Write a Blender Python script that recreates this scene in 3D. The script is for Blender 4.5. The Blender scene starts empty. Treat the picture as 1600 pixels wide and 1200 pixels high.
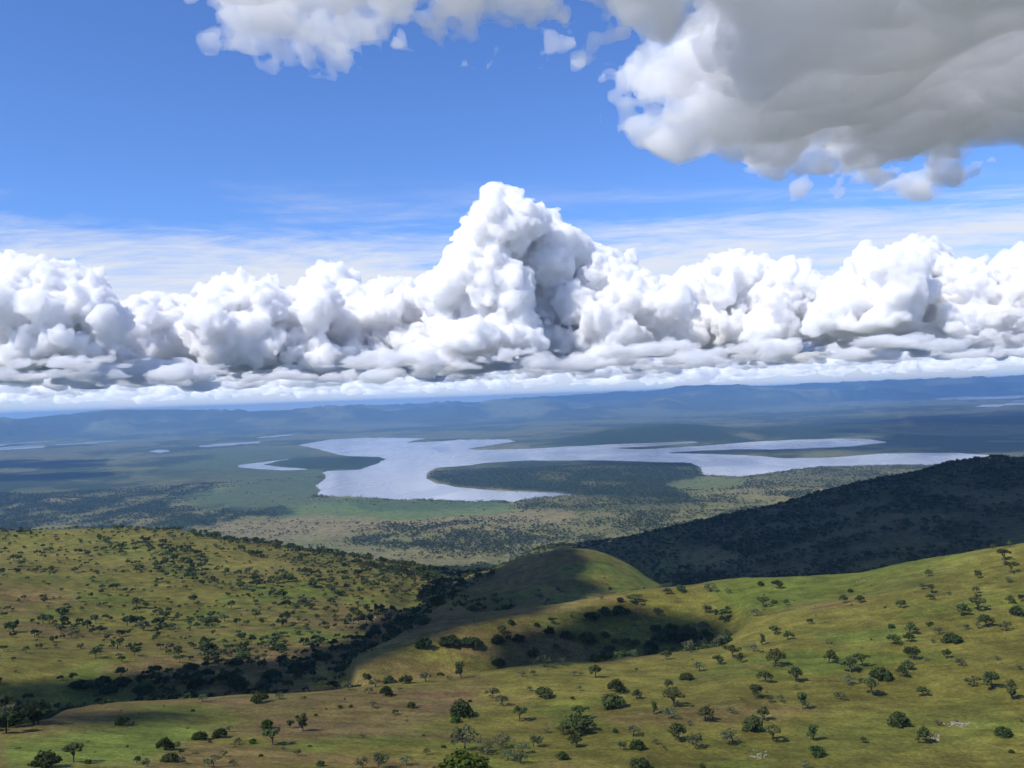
import bpy, math, random
import numpy as np
from mathutils import Matrix, Vector

sc = bpy.context.scene
random.seed(11)
# ------------------------------------------------------------------ camera
F = 1400.0                                  # focal length in pixels of a 1600 px wide picture
ROLL, PITCH, CAMZ = math.radians(2.076), math.radians(.859), 500.0
fwd = Vector((0, math.cos(PITCH), math.sin(PITCH)))
r0 = Vector((1, 0, 0)); u0 = r0.cross(fwd)
right = r0 * math.cos(ROLL) - u0 * math.sin(ROLL)
up = u0 * math.cos(ROLL) + r0 * math.sin(ROLL)
cam = bpy.data.cameras.new('camera'); co = bpy.data.objects.new('camera', cam); sc.collection.objects.link(co)
cam.sensor_width = 36; cam.lens = 36 * F / 1600; cam.clip_start = .5; cam.clip_end = 300000
co.matrix_world = Matrix(((right.x, up.x, -fwd.x, 0), (right.y, up.y, -fwd.y, 0), (right.z, up.z, -fwd.z, CAMZ), (0, 0, 0, 1)))
sc.camera = co
# ------------------------------------------------------------------ sky, sun, exposure
SEL, SAZ = math.radians(47), math.radians(-124)     # high sun from the left, a little behind
sun_dir = Vector((math.sin(SAZ) * math.cos(SEL), math.cos(SAZ) * math.cos(SEL), math.sin(SEL)))
world = bpy.data.worlds.new('World'); sc.world = world; world.use_nodes = True
SKY = dict(strength=.12, dust=.15, ozone=3.0, air=1.0)
sl = bpy.data.lights.new('sun', 'SUN'); so = bpy.data.objects.new('sun', sl); sc.collection.objects.link(so)
sl.energy = 4.7; sl.angle = math.radians(.53); sl.color = (1, .955, .89)
so.rotation_euler = sun_dir.to_track_quat('Z', 'Y').to_euler(); so.location = (0, 0, 3000)
sc.view_settings.view_transform = 'Standard'; sc.view_settings.look = 'None'
sc.view_settings.gamma = 1; sc.view_settings.use_curve_mapping = False
sc.view_settings.exposure = .10
sc.cycles.use_denoising = True
sc.cycles.volume_bounces = 26; sc.cycles.max_bounces = 28; sc.cycles.diffuse_bounces = 3; sc.cycles.glossy_bounces = 3
sc.cycles.transparent_max_bounces = 24; sc.cycles.transmission_bounces = 3
HAZE_DENSITY = 3.7e-5

# ------------------------------------------------------------------ helpers
class NB:
    """small node-building helper"""
    def __init__(s, nt): s.nt = nt; s.n = nt.nodes; s.l = nt.links
    def new(s, t, **kw):
        n = s.n.new(t)
        for k, v in kw.items(): setattr(n, k, v)
        return n
    def put(s, sock, v):
        if hasattr(v, 'is_linked') or isinstance(v, bpy.types.NodeSocket): s.l.new(v, sock)
        elif v is not None: sock.default_value = v
    def math(s, op, a, b=None, c=None, clamp=False):
        n = s.new('ShaderNodeMath', operation=op); n.use_clamp = clamp
        s.put(n.inputs[0], a)
        if b is not None: s.put(n.inputs[1], b)
        if c is not None: s.put(n.inputs[2], c)
        return n.outputs[0]
    def vmath(s, op, a, b=None):
        n = s.new('ShaderNodeVectorMath', operation=op); s.put(n.inputs[0], a)
        if b is not None: s.put(n.inputs[1], b)
        return n.outputs[0]
    def noise(s, vec, scale, detail=4, rough=.55, dist=0):
        n = s.new('ShaderNodeTexNoise'); s.put(n.inputs['Vector'], vec)
        n.inputs['Scale'].default_value = scale; n.inputs['Detail'].default_value = detail
        n.inputs['Roughness'].default_value = rough; n.inputs['Distortion'].default_value = dist
        return n.outputs[0]
    def ramp(s, v, a, b, lo=0., hi=1., smooth=True):
        n = s.new('ShaderNodeMapRange'); n.interpolation_type = 'SMOOTHSTEP' if smooth else 'LINEAR'
        s.put(n.inputs[0], v)
        for i, x in enumerate((a, b, lo, hi)): n.inputs[i + 1].default_value = x
        return n.outputs[0]
    def mix(s, f, a, b, mode='MIX'):
        n = s.new('ShaderNodeMix', data_type='RGBA', blend_type=mode)
        s.put(n.inputs[0], f); s.put(n.inputs[6], a); s.put(n.inputs[7], b)
        return n.outputs[2]
def c4(*c): return (c[0], c[1], c[2], 1.0)
def link(o): sc.collection.objects.link(o); return o
def tag(o, label=None, cat=None, group=None, kind=None):
    for k, v in (('label', label), ('category', cat), ('group', group), ('kind', kind)):
        if v: o[k] = v
    return o
def mesh_np(name, v, faces, smooth=True):
    """v (n,3), faces (m,k) of one size"""
    me = bpy.data.meshes.new(name); faces = np.asarray(faces, np.int32); k = faces.shape[1]
    me.vertices.add(len(v)); me.vertices.foreach_set('co', np.asarray(v, np.float32).ravel())
    me.loops.add(faces.size); me.loops.foreach_set('vertex_index', faces.ravel())
    me.polygons.add(len(faces)); me.polygons.foreach_set('loop_start', np.arange(0, faces.size, k, dtype=np.int32))
    me.update(calc_edges=True)
    me.polygons.foreach_set('use_smooth', np.full(len(faces), smooth))
    return me
R_, U_, F_ = [np.array(v) for v in (right, up, fwd)]
def ray(px, py):
    px = np.asarray(px, float)[..., None]; py = np.asarray(py, float)[..., None]
    d = F * F_ + (px - 800) * R_ + (600 - py) * U_
    return d / np.linalg.norm(d, axis=-1, keepdims=True)
def to_pix(p):
    q = np.asarray(p, float) - np.array([0, 0, CAMZ])
    x, y, z = q @ R_, q @ U_, q @ F_
    z = np.where(z < 1e-3, 1e-3, z)
    return 800 + F * x / z, 600 - F * y / z
def on_plane(px, py, z=0.):
    d = ray(px, py); t = (z - CAMZ) / d[..., 2]
    return d[..., 0] * t, d[..., 1] * t
def at(px, py, r):
    d = ray(px, py); return np.array([0, 0, CAMZ]) + d * r / np.hypot(d[..., 0], d[..., 1])
_tab = {}
def vnoise(x, y, seed=0):
    if seed not in _tab: _tab[seed] = np.random.RandomState(seed + 100).rand(256, 256).astype(np.float32) * 2 - 1
    t = _tab[seed]; xi = np.floor(x).astype(int); yi = np.floor(y).astype(int)
    u = x - xi; v = y - yi; u = u * u * (3 - 2 * u); v = v * v * (3 - 2 * v)
    a, b = xi & 255, (xi + 1) & 255; c, d = yi & 255, (yi + 1) & 255
    return (t[a, c] * (1 - u) + t[b, c] * u) * (1 - v) + (t[a, d] * (1 - u) + t[b, d] * u) * v
def fbm(x, y, scale, octs=4, seed=0, gain=.5):
    s = 0; a = 1; tot = 0
    for i in range(octs):
        s = s + a * vnoise(x / scale + 17.3 * i, y / scale - 9.1 * i, seed + i); tot += a; a *= gain; scale /= 2.03
    return s / tot
def sstep(a, b, x):
    t = np.clip((x - a) / (b - a), 0, 1); return t * t * (3 - 2 * t)
def poly_sdf(x, y, poly):
    """signed distance, positive inside"""
    P = np.asarray(poly, float); n = len(P); d = np.full(x.shape, 1e12); ins = np.zeros(x.shape, bool)
    for i in range(n):
        ax, ay = P[i]; bx, by = P[(i + 1) % n]; ex, ey = bx - ax, by - ay
        t = np.clip(((x - ax) * ex + (y - ay) * ey) / (ex * ex + ey * ey + 1e-9), 0, 1)
        d = np.minimum(d, (x - ax - t * ex) ** 2 + (y - ay - t * ey) ** 2)
        c = ((ay > y) != (by > y)) & (x < ex * (y - ay) / (ey if abs(ey) > 1e-9 else 1e-9) + ax)
        ins ^= c
    return np.where(ins, 1, -1) * np.sqrt(d)
def pchip_cols(X, Z, Xq):
    """column-wise monotone cubic. X,Z (k,m); Xq (q,m) -> (q,m)"""
    h = np.diff(X, axis=0); s = np.diff(Z, axis=0) / h
    m = np.zeros_like(Z); s0, s1 = s[:-1], s[1:]
    w1 = 2 * h[1:] + h[:-1]; w2 = h[1:] + 2 * h[:-1]
    ok = s0 * s1 > 0
    with np.errstate(all='ignore'):
        m[1:-1] = np.where(ok, (w1 + w2) / (w1 / np.where(ok, s0, 1) + w2 / np.where(ok, s1, 1)), 0)
    m[0] = s[0]; m[-1] = s[-1]
    out = np.empty_like(Xq); cols = np.arange(X.shape[1])
    for q in range(Xq.shape[0]):
        i = np.clip((X[:, :] <= Xq[q]).sum(0) - 1, 0, X.shape[0] - 2)
        x0, x1 = X[i, cols], X[i + 1, cols]; hh = x1 - x0; t = np.clip((Xq[q] - x0) / hh, 0, 1)
        out[q] = ((2 * t**3 - 3 * t**2 + 1) * Z[i, cols] + (t**3 - 2 * t**2 + t) * hh * m[i, cols]
                  + (-2 * t**3 + 3 * t**2) * Z[i + 1, cols] + (t**3 - t**2) * hh * m[i + 1, cols])
    return out

# ------------------------------------------------------------------ sky (world) with thin high cloud
nb = NB(world.node_tree)
sky = nb.new('ShaderNodeTexSky', sky_type='NISHITA'); sky.sun_disc = False
sky.sun_elevation = SEL; sky.sun_rotation = SAZ; sky.altitude = 1500
sky.air_density = SKY['air']; sky.dust_density = SKY['dust']; sky.ozone_density = SKY['ozone']
tc = nb.new('ShaderNodeTexCoord'); sep = nb.new('ShaderNodeSeparateXYZ'); nb.l.new(tc.outputs['Generated'], sep.inputs[0])
zc = nb.math('MAXIMUM', sep.outputs[2], .02)
cmb = nb.new('ShaderNodeCombineXYZ'); nb.l.new(sep.outputs[0], cmb.inputs[0]); nb.l.new(sep.outputs[1], cmb.inputs[1]); nb.l.new(zc, cmb.inputs[2])
nb.l.new(cmb.outputs[0], sky.inputs[0])
inv = nb.math('DIVIDE', 1., nb.math('ADD', zc, .03))
pl = nb.new('ShaderNodeCombineXYZ'); nb.put(pl.inputs[0], nb.math('MULTIPLY', sep.outputs[0], inv)); nb.put(pl.inputs[1], nb.math('MULTIPLY', sep.outputs[1], inv))
mp = nb.new('ShaderNodeMapping'); mp.inputs['Rotation'].default_value = (0, 0, .12); mp.inputs['Scale'].default_value = (.55, 1.0, 1)
nb.l.new(pl.outputs[0], mp.inputs[0])
n1 = nb.noise(mp.outputs[0], .55, 7, .62, .6)
n2 = nb.noise(mp.outputs[0], 2.4, 8, .72, 1.6)
cir = nb.math('ADD', nb.math('MULTIPLY', n1, .72), nb.math('MULTIPLY', n2, .28))
elev = sep.outputs[2]
band = nb.math('MULTIPLY', nb.ramp(elev, .26, .15), 1.)
thr = nb.math('SUBTRACT', cir, nb.ramp(elev, .08, .28, .285, .52))
cmask = nb.math('MULTIPLY', nb.ramp(thr, 0, .24), band)
cmask = nb.math('MULTIPLY', cmask, .9)
skyc = nb.mix(1.0, sky.outputs[0], c4(.74, 1.0, 1.46), 'MULTIPLY')
hz = nb.ramp(elev, .16, .0)
skyc = nb.mix(nb.math('MULTIPLY', hz, .45), skyc, c4(4.6, 5.5, 7.0))
col = nb.mix(cmask, skyc, c4(6.4, 6.6, 7.0))
bg = world.node_tree.nodes['Background']; nb.l.new(col, bg.inputs[0]); bg.inputs[1].default_value = SKY['strength']

# ------------------------------------------------------------------ terrain: ridge and valley lines
# each line: (column, row, distance) of points seen, or (column, ('z', height below camera), distance) of hidden ones
Z = lambda z: ('z', z)
LINES = [
 [(-700, Z(-1.7), .3), (2300, Z(-1.7), .3)],
 [(-700, Z(-9), 18), (2300, Z(-9), 18)],
 [(-700, Z(-32), 65), (2300, Z(-34), 65)],
 [(-700, 1230, 170), (0, 1203, 188), (800, 1203, 198), (1600, 1203, 238), (2300, 1203, 250)],
 [(-700, 1235, 230), (0, 1165, 222), (400, 1140, 240), (800, 1120, 260), (1200, 1040, 330), (1600, 1000, 370), (2300, 950, 380)],
 [(-700, 1250, 260), (0, 1143, 248), (75, 1124, 262), (105, 1109, 275), (250, 1096, 290), (400, 1088, 300), (533, 1080, 310), (700, 1063, 325), (800, 1047, 335),
  (933, 1034, 355), (1033, 1022, 375), (1120, 1011, 390), (1180, 985, 405), (1300, 950, 430), (1450, 925, 450), (1600, 905, 460), (2300, 840, 460)],
 [(-700, Z(-118), 340), (0, Z(-112), 320), (300, Z(-120), 358), (500, Z(-124), 365), (560, Z(-124), 360), (700, Z(-128), 380), (800, Z(-132), 392), (1000, Z(-130), 425),
  (1090, Z(-123), 432), (1135, Z(-116), 440), (1180, 955, 450), (1300, 925, 490), (1450, 900, 495), (1600, 878, 500), (2300, 800, 490)],
 [(-700, Z(-122), 400), (0, Z(-122), 400), (300, Z(-126), 410), (450, Z(-128), 415), (520, Z(-127), 410), (560, 1041, 402), (640, 1007, 420), (683, 993, 430), (720, 980, 440),
  (800, 963, 455), (933, 942, 480), (1017, 928, 500), (1083, 921, 512), (1120, 914, 520), (1233, 904, 528), (1333, 897, 532), (1399, 885, 532), (1483, 870, 532), (1600, 849, 530), (2300, 760, 520)],
 [(-700, 1065, 450), (0, 1055, 470), (300, 1045, 480), (450, 1040, 488), (520, 1032, 500), (580, 1010, 540), (650, 963, 680), (700, 925, 790), (750, Z(-188), 760), (800, Z(-185), 720),
  (933, Z(-180), 700), (1083, Z(-176), 700), (1233, Z(-185), 740), (1400, Z(-200), 800), (1600, Z(-200), 850), (2300, Z(-200), 850)],
 [(-700, 950, 720), (0, 950, 720), (300, 940, 740), (450, 940, 740), (533, 940, 760), (600, 930, 800), (650, 930, 860), (700, 914, 900), (750, 935, 860), (800, 927, 850), (857, 915, 850),
  (917, 915, 850), (967, 925, 850), (1007, 928, 860), (1035, 919, 900), (1083, 886, 1240), (1167, 870, 1220), (1300, 860, 1150), (1450, 820, 1200), (1600, 800, 1250), (2300, 740, 1250)],
 [(-700, 838, 1150), (0, 837, 1150), (150, 833, 1150), (270, 832, 1150), (350, 846, 1110), (450, 857, 1080), (533, 871, 1050), (600, 883, 1020), (680, 905, 1000), (705, 912, 1000),
  (735, 907, 975), (765, 903, 960), (800, 887, 960), (857, 867, 960), (885, 861, 960), (917, 863, 960), (943, 869, 960), (967, 880, 960), (1007, 903, 960), (1036, 917, 980),
  (1083, 868, 1390), (1167, 845, 1350), (1300, 820, 1350), (1450, 780, 1450), (1600, 760, 1500), (2300, 700, 1500)],
 [(-700, Z(-262), 1500), (0, Z(-262), 1500), (300, Z(-262), 1500), (533, Z(-270), 1450), (600, Z(-272), 1400), (680, 893, 1400), (733, Z(-278), 1400), (800, Z(-268), 1250), (883, Z(-275), 1270),
  (967, Z(-275), 1280), (1036, Z(-262), 1250), (1083, 845, 1480), (1167, 822, 1470), (1300, 795, 1530), (1450, 757, 1620), (1600, 735, 1700), (2300, 690, 1700)],
 [(-700, Z(-400), 2200), (0, Z(-400), 2200), (533, Z(-410), 2200), (680, Z(-385), 2050), (750, Z(-360), 1900), (800, 882, 1650), (840, 868, 1500), (880, 861, 1450), (917, 858, 1480), (967, 850, 1500), (1067, 827, 1560), (1167, 803, 1610),
  (1296, 769, 1700), (1397, 747, 1770), (1465, 732, 1800), (1549, 718, 1860), (1600, 712, 1900), (2300, 640, 1900)],
 [(-700, Z(-494), 2950), (700, Z(-494), 2850), (917, Z(-494), 2600), (1167, Z(-494), 2850), (2300, Z(-494), 3100)],
 [(-700, Z(-497), 3700), (2300, Z(-497), 3700)],
 [(-700, Z(-496), 9500), (1600, Z(-496), 12000), (2300, Z(-496), 12000)],
 [(-700, Z(-490), 20500), (0, Z(-490), 20500), (300, Z(-490), 19800), (600, Z(-490), 19500), (900, Z(-490), 19500), (1200, Z(-490), 22500), (1420, Z(-492), 34000), (1600, Z(-492), 36000), (2300, Z(-490), 36000)],
 [(-700, 675, 24000), (0, 657, 24000), (100, 648, 24000), (190, 643, 23500), (270, 641, 23500), (340, 643.5, 23500), (450, 640, 23500), (500, 637, 23500), (560, 636, 23500), (620, 640, 23500),
  (700, 634, 23500), (780, 628, 23500), (830, 625, 23500), (870, 627, 23500), (915, 637, 24000), (960, 635, 24500), (1000, 628, 25000), (1060, 617, 26000), (1141, 607, 27000), (1195, 609, 27500),
  (1262, 610, 28000), (1347, 609, 30000), (1397, 614, 34500), (1465, 610, 37500), (1600, 603, 38500), (2300, 580, 38500)],
 [(-700, Z(-420), 27000), (300, Z(-400), 26500), (600, Z(-380), 27000), (1000, Z(-300), 30500), (1300, Z(-250), 34500), (1465, Z(-200), 40500), (2300, Z(-200), 41500)],
 [(-700, 690, 26000), (0, 668, 27000), (450, 646, 29000), (560, 639, 30000), (620, 634, 31000), (660, 631, 31500), (700, 628.5, 32000), (750, 630, 32500), (800, 625, 33000), (836, 622, 34000), (895, 619, 34500),
  (977, 614, 35000), (1010, 613.5, 35500), (1077, 603.5, 37000), (1130, 602, 38000), (1195, 604, 38500), (1262, 601, 39500), (1397, 595, 42000), (1600, 588.4, 44000), (2300, 570, 44000)],
 [(-700, Z(-700), 49000), (2300, Z(-700), 50000)],
 [(-700, Z(-1100), 56000), (2300, Z(-1100), 56000)],
]
#          subdivisions between successive lines
SUBS = [6, 8, 10, 26, 20, 16, 16, 26, 20, 24, 16, 26, 14, 22, 150, 26, 30, 22, 26, 14, 4]
# azimuths: dense inside the picture, sparse round the back
az_in = np.arctan((np.arange(-120, 1721, 2.0) - 800) / F)
gap = 2 * math.pi - (az_in[-1] - az_in[0])
az_out = az_in[-1] + (np.linspace(0, 1, 90)[1:-1] ** 1.0) * gap
AZ = np.concatenate([az_in, az_out])
NA = len(AZ)
azw = (AZ + math.pi) % (2 * math.pi) - math.pi
lr, lz = [], []
for L in LINES:
    a, q, z = [], [], []
    for px, py, r in L:
        if isinstance(py, tuple):
            zz = py[1]; d = ray(px, 620)
        else:
            d = ray(px, py); zz = d[2] / math.hypot(d[0], d[1]) * r
        a.append(math.atan2(d[0], d[1])); q.append(math.log(r)); z.append(zz)
    a, q, z = map(np.array, (a, q, z))
    # round the back of the camera the line closes on the mean of its two ends
    a2 = np.concatenate([[-math.pi], a, [math.pi]])
    q2 = np.concatenate([[(q[0] + q[-1]) / 2], q, [(q[0] + q[-1]) / 2]]); z2 = np.concatenate([[(z[0] + z[-1]) / 2], z, [(z[0] + z[-1]) / 2]])
    xq = azw[None, :]
    lr.append(pchip_cols(np.repeat(a2[:, None], NA, 1), np.repeat(q2[:, None], NA, 1), xq)[0])
    lz.append(pchip_cols(np.repeat(a2[:, None], NA, 1), np.repeat(z2[:, None], NA, 1), xq)[0])
lr, lz = np.array(lr), np.array(lz)
for j in range(1, len(lr)): lr[j] = np.maximum(lr[j], lr[j - 1] + .01)
rows = [lr[0]]; rowline = [0.]
for j, n in enumerate(SUBS):
    for k in range(1, n + 1):
        t = k / n
        if 13 <= j <= 16:      # far plain: rows evenly spread in the picture, i.e. in 1/r
            rr = np.log(1 / ((1 - t) / np.exp(lr[j]) + t / np.exp(lr[j + 1])))
        else: rr = lr[j] * (1 - t) + lr[j + 1] * t
        rows.append(rr); rowline.append(j + t)
LR = np.array(rows); RL = np.array(rowline)[:, None]
ZZ = pchip_cols(lr, lz, LR) + CAMZ
RR = np.exp(LR); X = RR * np.sin(AZ)[None]; Y = RR * np.cos(AZ)[None]
PX0, PY0 = to_pix(np.stack([X, Y, ZZ], -1))
behind = Y < 20
PX0 = np.where(behind, -5000, PX0)

# lake outlines (picture positions of their shores, dropped onto the plain)
LAKE = [(464.6,695.7),(515,687),(569,684),(603,684),(667,685),(632,691.5),(664,691),(718,687),(795,686.5),(804,690),(731,701),(748,703),(826,701),(895,697.5),(954,694),(1001,692.5),(1086,689.2),(1092,691.6),
 (1024,697),(961,700.2),(998,702.2),(1042,700),(1107,696),(1180,690),(1262.5,686),(1310,685.3),(1357,686),(1387,691),(1330,697.5),(1262,700.5),(1208,702.5),(1161,701.6),(1100,704),(1040,707.4),(1110.6,709.4),
 (1161,711),(1229,716),(1296,715),(1343.5,711.6),(1377,708.4),(1431,707.6),(1499,707.6),(1542.6,711),(1554,716.7),(1499,724.5),(1448,727),(1364,727.5),(1340,728.5),(1279,730),(1229,735),(1171,743.7),(1156,745.4),
 (1100.5,743),(1099,738.6),(1094,730),(1080,724.5),(1071,723.4),(983,720.5),(924,719),(870,719.5),(821.6,719.6),(757,723.4),(727.6,727.8),(683.5,730.7),(669,736.6),(663,746.3),(677.6,754),(719,761.6),(777.5,766.6),
 (824.5,768),(862.7,769),(895,773.3),(836,778),(813,780.7),(801,785),(789,782),(736,783.6),(698,781.5),(660,780.7),(630,781.7),(590,778),(549,776),(546,774),(535.5,776),(496.7,774),(498,766.6),(495,758),(507,749.7),
 (508.5,744.6),(505,738.5),(512,736),(539,734.5),(562.5,733.8),(589.5,724.4),(606,717),(593,714),(545.6,712.6),(525,710),(505,704),(481.5,698)]
LAKES = [LAKE,
 [(370,727),(410.6,722),(448,717),(459.6,716.3),(434,720.3),(410.6,726),(427.5,728.8),(471,731.8),(485,733.8),(444,735),(400.5,732.8),(377,730.4)],
 [(-90,698),(0,693.5),(78,687.7),(82,689.5),(0,696.3),(-90,702)],
 [(-90,703),(0,698.6),(72.6,695.7),(67.5,700),(0,704),(-90,709)],
 [(81,695),(182,687.6),(190,689.3),(111,694.6)],
 [(305,697.6),(337.5,693.4),(405,689.7),(410,691.3),(324,698.8)],
 [(231,705.5),(248,702.4),(272,704),(250,707.4)],
 [(395,684),(459,677.2),(463,679.4),(415,684.6)],
 [(1452,623.4),(1499,619.3),(1600,616.6),(1690,614),(1690,619),(1600,621),(1566,623.2),(1482,624.8)],
 [(1516,634.6),(1586.5,629.6),(1640,628),(1640,631),(1586,633),(1532,636.2)],
 [(1580,627.2),(1600,625),(1680,622),(1680,625),(1610,627.5)]]
lake_xy = [np.stack(on_plane(*np.array(L).T), -1) for L in LAKES]
sel = (RR > 3300) & (RR < 37500) & (Y > 0)
sdf = np.full(X.shape, -1e4)
xs, ys = X[sel], Y[sel]
wob = fbm(xs, ys, 220, 3, 5) * 22 * np.clip(np.hypot(xs, ys) / 6000, .6, 1.5)
best = np.full(xs.shape, -1e4)
for i, P in enumerate(lake_xy):
    near = (xs > P[:, 0].min() - 1500) & (xs < P[:, 0].max() + 1500) & (ys > P[:, 1].min() - 2500) & (ys < P[:, 1].max() + 2500)
    d = poly_sdf(xs[near], ys[near], P)
    best[near] = np.maximum(best[near], d)
best += np.where(best > -400, wob * .6 + fbm(xs, ys, 70, 2, 8) * 14, 0)
sdf[sel] = best

# relief on top of the lines
plainw = sstep(12.6, 13.4, RL) * (1 - sstep(15.6, 16.4, RL)) * np.ones_like(X)
hillw = sstep(8.2, 9.2, RL) * (1 - sstep(12.0, 12.9, RL)) * np.ones_like(X)
nearw = sstep(2.5, 4, RL) * (1 - sstep(8.5, 9, RL)) * np.ones_like(X)
ridw = sstep(16.05, 16.8, RL) * (1 - sstep(20., 20.9, RL)) * np.ones_like(X)
relief = fbm(X, Y, 60, 4, 20) * 2.2 * nearw + fbm(X, Y, 170, 4, 24) * 9 * hillw
rn = 1 - np.abs(fbm(X, Y, 2600, 5, 30, .55)) * 3.2
crest = np.exp(-((RL - 17) / .16) ** 2) + np.exp(-((RL - 19) / .16) ** 2)
relief += (rn - .35) * 210 * ridw * (1 - .85 * np.clip(crest, 0, 1))
relief += fbm(X, Y, 700, 4, 40) * 4.0 * plainw
# low hills standing in the plain: (column, row of foot, height, half width px, half depth rows, skew)
def bump(px, py, rad_x, rad_y, h, rot=0., p=1.0):
    cx, cy = on_plane(px, py); dx, dy = X - cx, Y - cy
    c, s = math.cos(rot), math.sin(rot); a = (dx * c + dy * s) / rad_x; b = (-dx * s + dy * c) / rad_y
    return h * np.exp(-((a * a + b * b) ** p))
bumps = (bump(900, 742, 620, 480, 34, .05, 2) + bump(540, 722, 330, 260, 40, 0, 1) + bump(1010, 683, 800, 900, 105, .1, 1.3) + bump(1110, 676, 900, 700, 40)
         + bump(88, 786, 150, 110, 26) + bump(-20, 780, 260, 200, 30) + bump(180, 740, 900, 300, 18) + bump(330, 812, 500, 160, 10) + bump(1290, 675, 1500, 900, 50)
         + bump(1250, 706, 500, 180, 14) + bump(1480, 780, 700, 500, 30) + bump(960, 800, 420, 200, 16) + bump(760, 826, 300, 160, 12) + bump(380, 672, 2500, 1500, 40) + bump(1560, 660, 1500, 1200, 45))
landf = sstep(0, 260, -sdf)
ZZ = ZZ + relief * np.where(plainw > .01, landf, 1) + bumps * landf * (Y > 0)
flat = np.where(plainw > .01, np.maximum(ZZ, 1.6), ZZ)
ZZ = np.where((sdf > -60) & (Y > 0), np.minimum(flat, np.clip(-sdf * .12, -4, 60) + 0.0), flat)
PX, PY = to_pix(np.stack([X, Y, ZZ], -1)); PX = np.where(behind, -5000, PX)

# ------------------------------------------------------------------ ground colour (albedo of grass, swamp, wood, soil; far cloud shadow and sunlit patches painted in)
def pm(poly, soft=6):       # soft membership of a ground patch outlined on the map
    return sstep(-soft, soft, poly_sdf(PX, PY, poly) + fbm(X, Y, 90, 3, 60) * soft * 1.2)
A = np.zeros(X.shape + (3,)); 
def lay(mask, c): 
    global A
    m = np.clip(mask, 0, 1)[..., None]; A = A * (1 - m) + np.array(c) * m
GREEN, OLIVE, RED, TAN = (.072, .092, .016), (.096, .092, .020), (.108, .075, .032), (.13, .11, .048)
nA = fbm(X, Y, 45, 5, 70); nB = fbm(X * .45 + Y * .1, Y, 18, 4, 80); nC = fbm(X, Y, 130, 3, 90)
A[:] = OLIVE
lay(sstep(-.02, .3, nA + .35 * nB), GREEN)
lay(sstep(.0, .5, nC * 1.1 + nB * .8 - .04) * .75, RED)
near = (RL < 8)
lay(pm([(330, 1098), (540, 1083), (760, 1068), (700, 1120), (620, 1150), (420, 1170), (390, 1120)], 14) * near * (.75 + .4 * nB), (.105, .072, .036))
lay(pm([(900, 1110), (1200, 1095), (1300, 1110), (1180, 1130), (960, 1140)], 12) * near * .6, (.105, .075, .034))
lay(pm([(0, 1150), (230, 1118), (360, 1130), (300, 1165), (220, 1200), (0, 1210)], 16) * near * .9, (.080, .112, .020))
lay(pm([(1250, 985), (1400, 978), (1450, 1000), (1300, 1012)], 8) * near * .7, (.082, .118, .022))
lay(pm([(1250, 1130), (1560, 1080), (1600, 1150), (1420, 1180), (1200, 1190)], 20) * near * .45, (.080, .102, .020))
lay(pm([(1480, 870), (1600, 850), (1600, 930), (1430, 960), (1290, 930)], 20) * near * .5, (.10, .10, .022))
# left hill: greener low, tan on the crest
lay((RL > 9.4) * (RL < 10.6) * (PX < 700) * .45, (.12, .11, .03))
lay(sstep(10.8, 12.3, RL) * (PX < 1050), (.06, .07, .03))
# wooded dark hill
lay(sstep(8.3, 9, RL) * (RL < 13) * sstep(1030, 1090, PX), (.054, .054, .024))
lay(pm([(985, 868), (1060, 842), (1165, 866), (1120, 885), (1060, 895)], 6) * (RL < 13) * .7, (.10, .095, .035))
# plain
P_ = sstep(12.5, 13, RL)
lay(P_, (.125, .118, .045))
mm = fbm(X, Y, 400, 4, 110); ms = fbm(X, Y, 1500, 4, 120)
lay(P_ * sstep(-.05, .35, mm) * .5, (.085, .095, .034))
far = P_ * sstep(5600, 8000, RR)
lay(far, (.085, .094, .040))
lay(far * sstep(-.08, .08, ms), (.026, .042, .016)); lay(far * sstep(.05, .3, mm) * .6, (.13, .13, .055))  # dark and pale patches: woods plus cloud-shadow bands painted into the plain
swamp = pm([(255, 778), (380, 753), (470, 738), (490, 700), (360, 700), (250, 735), (500, 735), (490, 775), (560, 780), (800, 783), (795, 803), (640, 810), (480, 806), (330, 797)], 7) * P_
lay(swamp, (.058, .082, .036))
lay(pm([(330, 735), (420, 700), (520, 740), (500, 780), (400, 770)], 12) * P_ * .7, (.055, .08, .038))
lay(pm([(270, 772), (370, 755), (372, 762), (300, 782)], 4) * P_ * .7, (.085, .115, .04))
lay(pm([(430, 791), (540, 784), (580, 799), (800, 790), (808, 797), (780, 806), (640, 813), (520, 818), (430, 808)], 4) * P_, (.078, .112, .038))
lay(pm([(540, 779), (640, 782), (770, 783), (780, 790), (650, 798), (560, 795)], 3) * P_, (.05, .08, .032))
lay(pm([(1040, 755), (1100, 745), (1165, 748), (1160, 757), (1120, 766), (1060, 764)], 4) * P_, (.082, .104, .036))
tanp = pm([(330, 818), (480, 806), (640, 815), (800, 800), (900, 795), (900, 812), (560, 835), (420, 842), (330, 832)], 6) * P_
lay(tanp, (.145, .125, .058))
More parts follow.
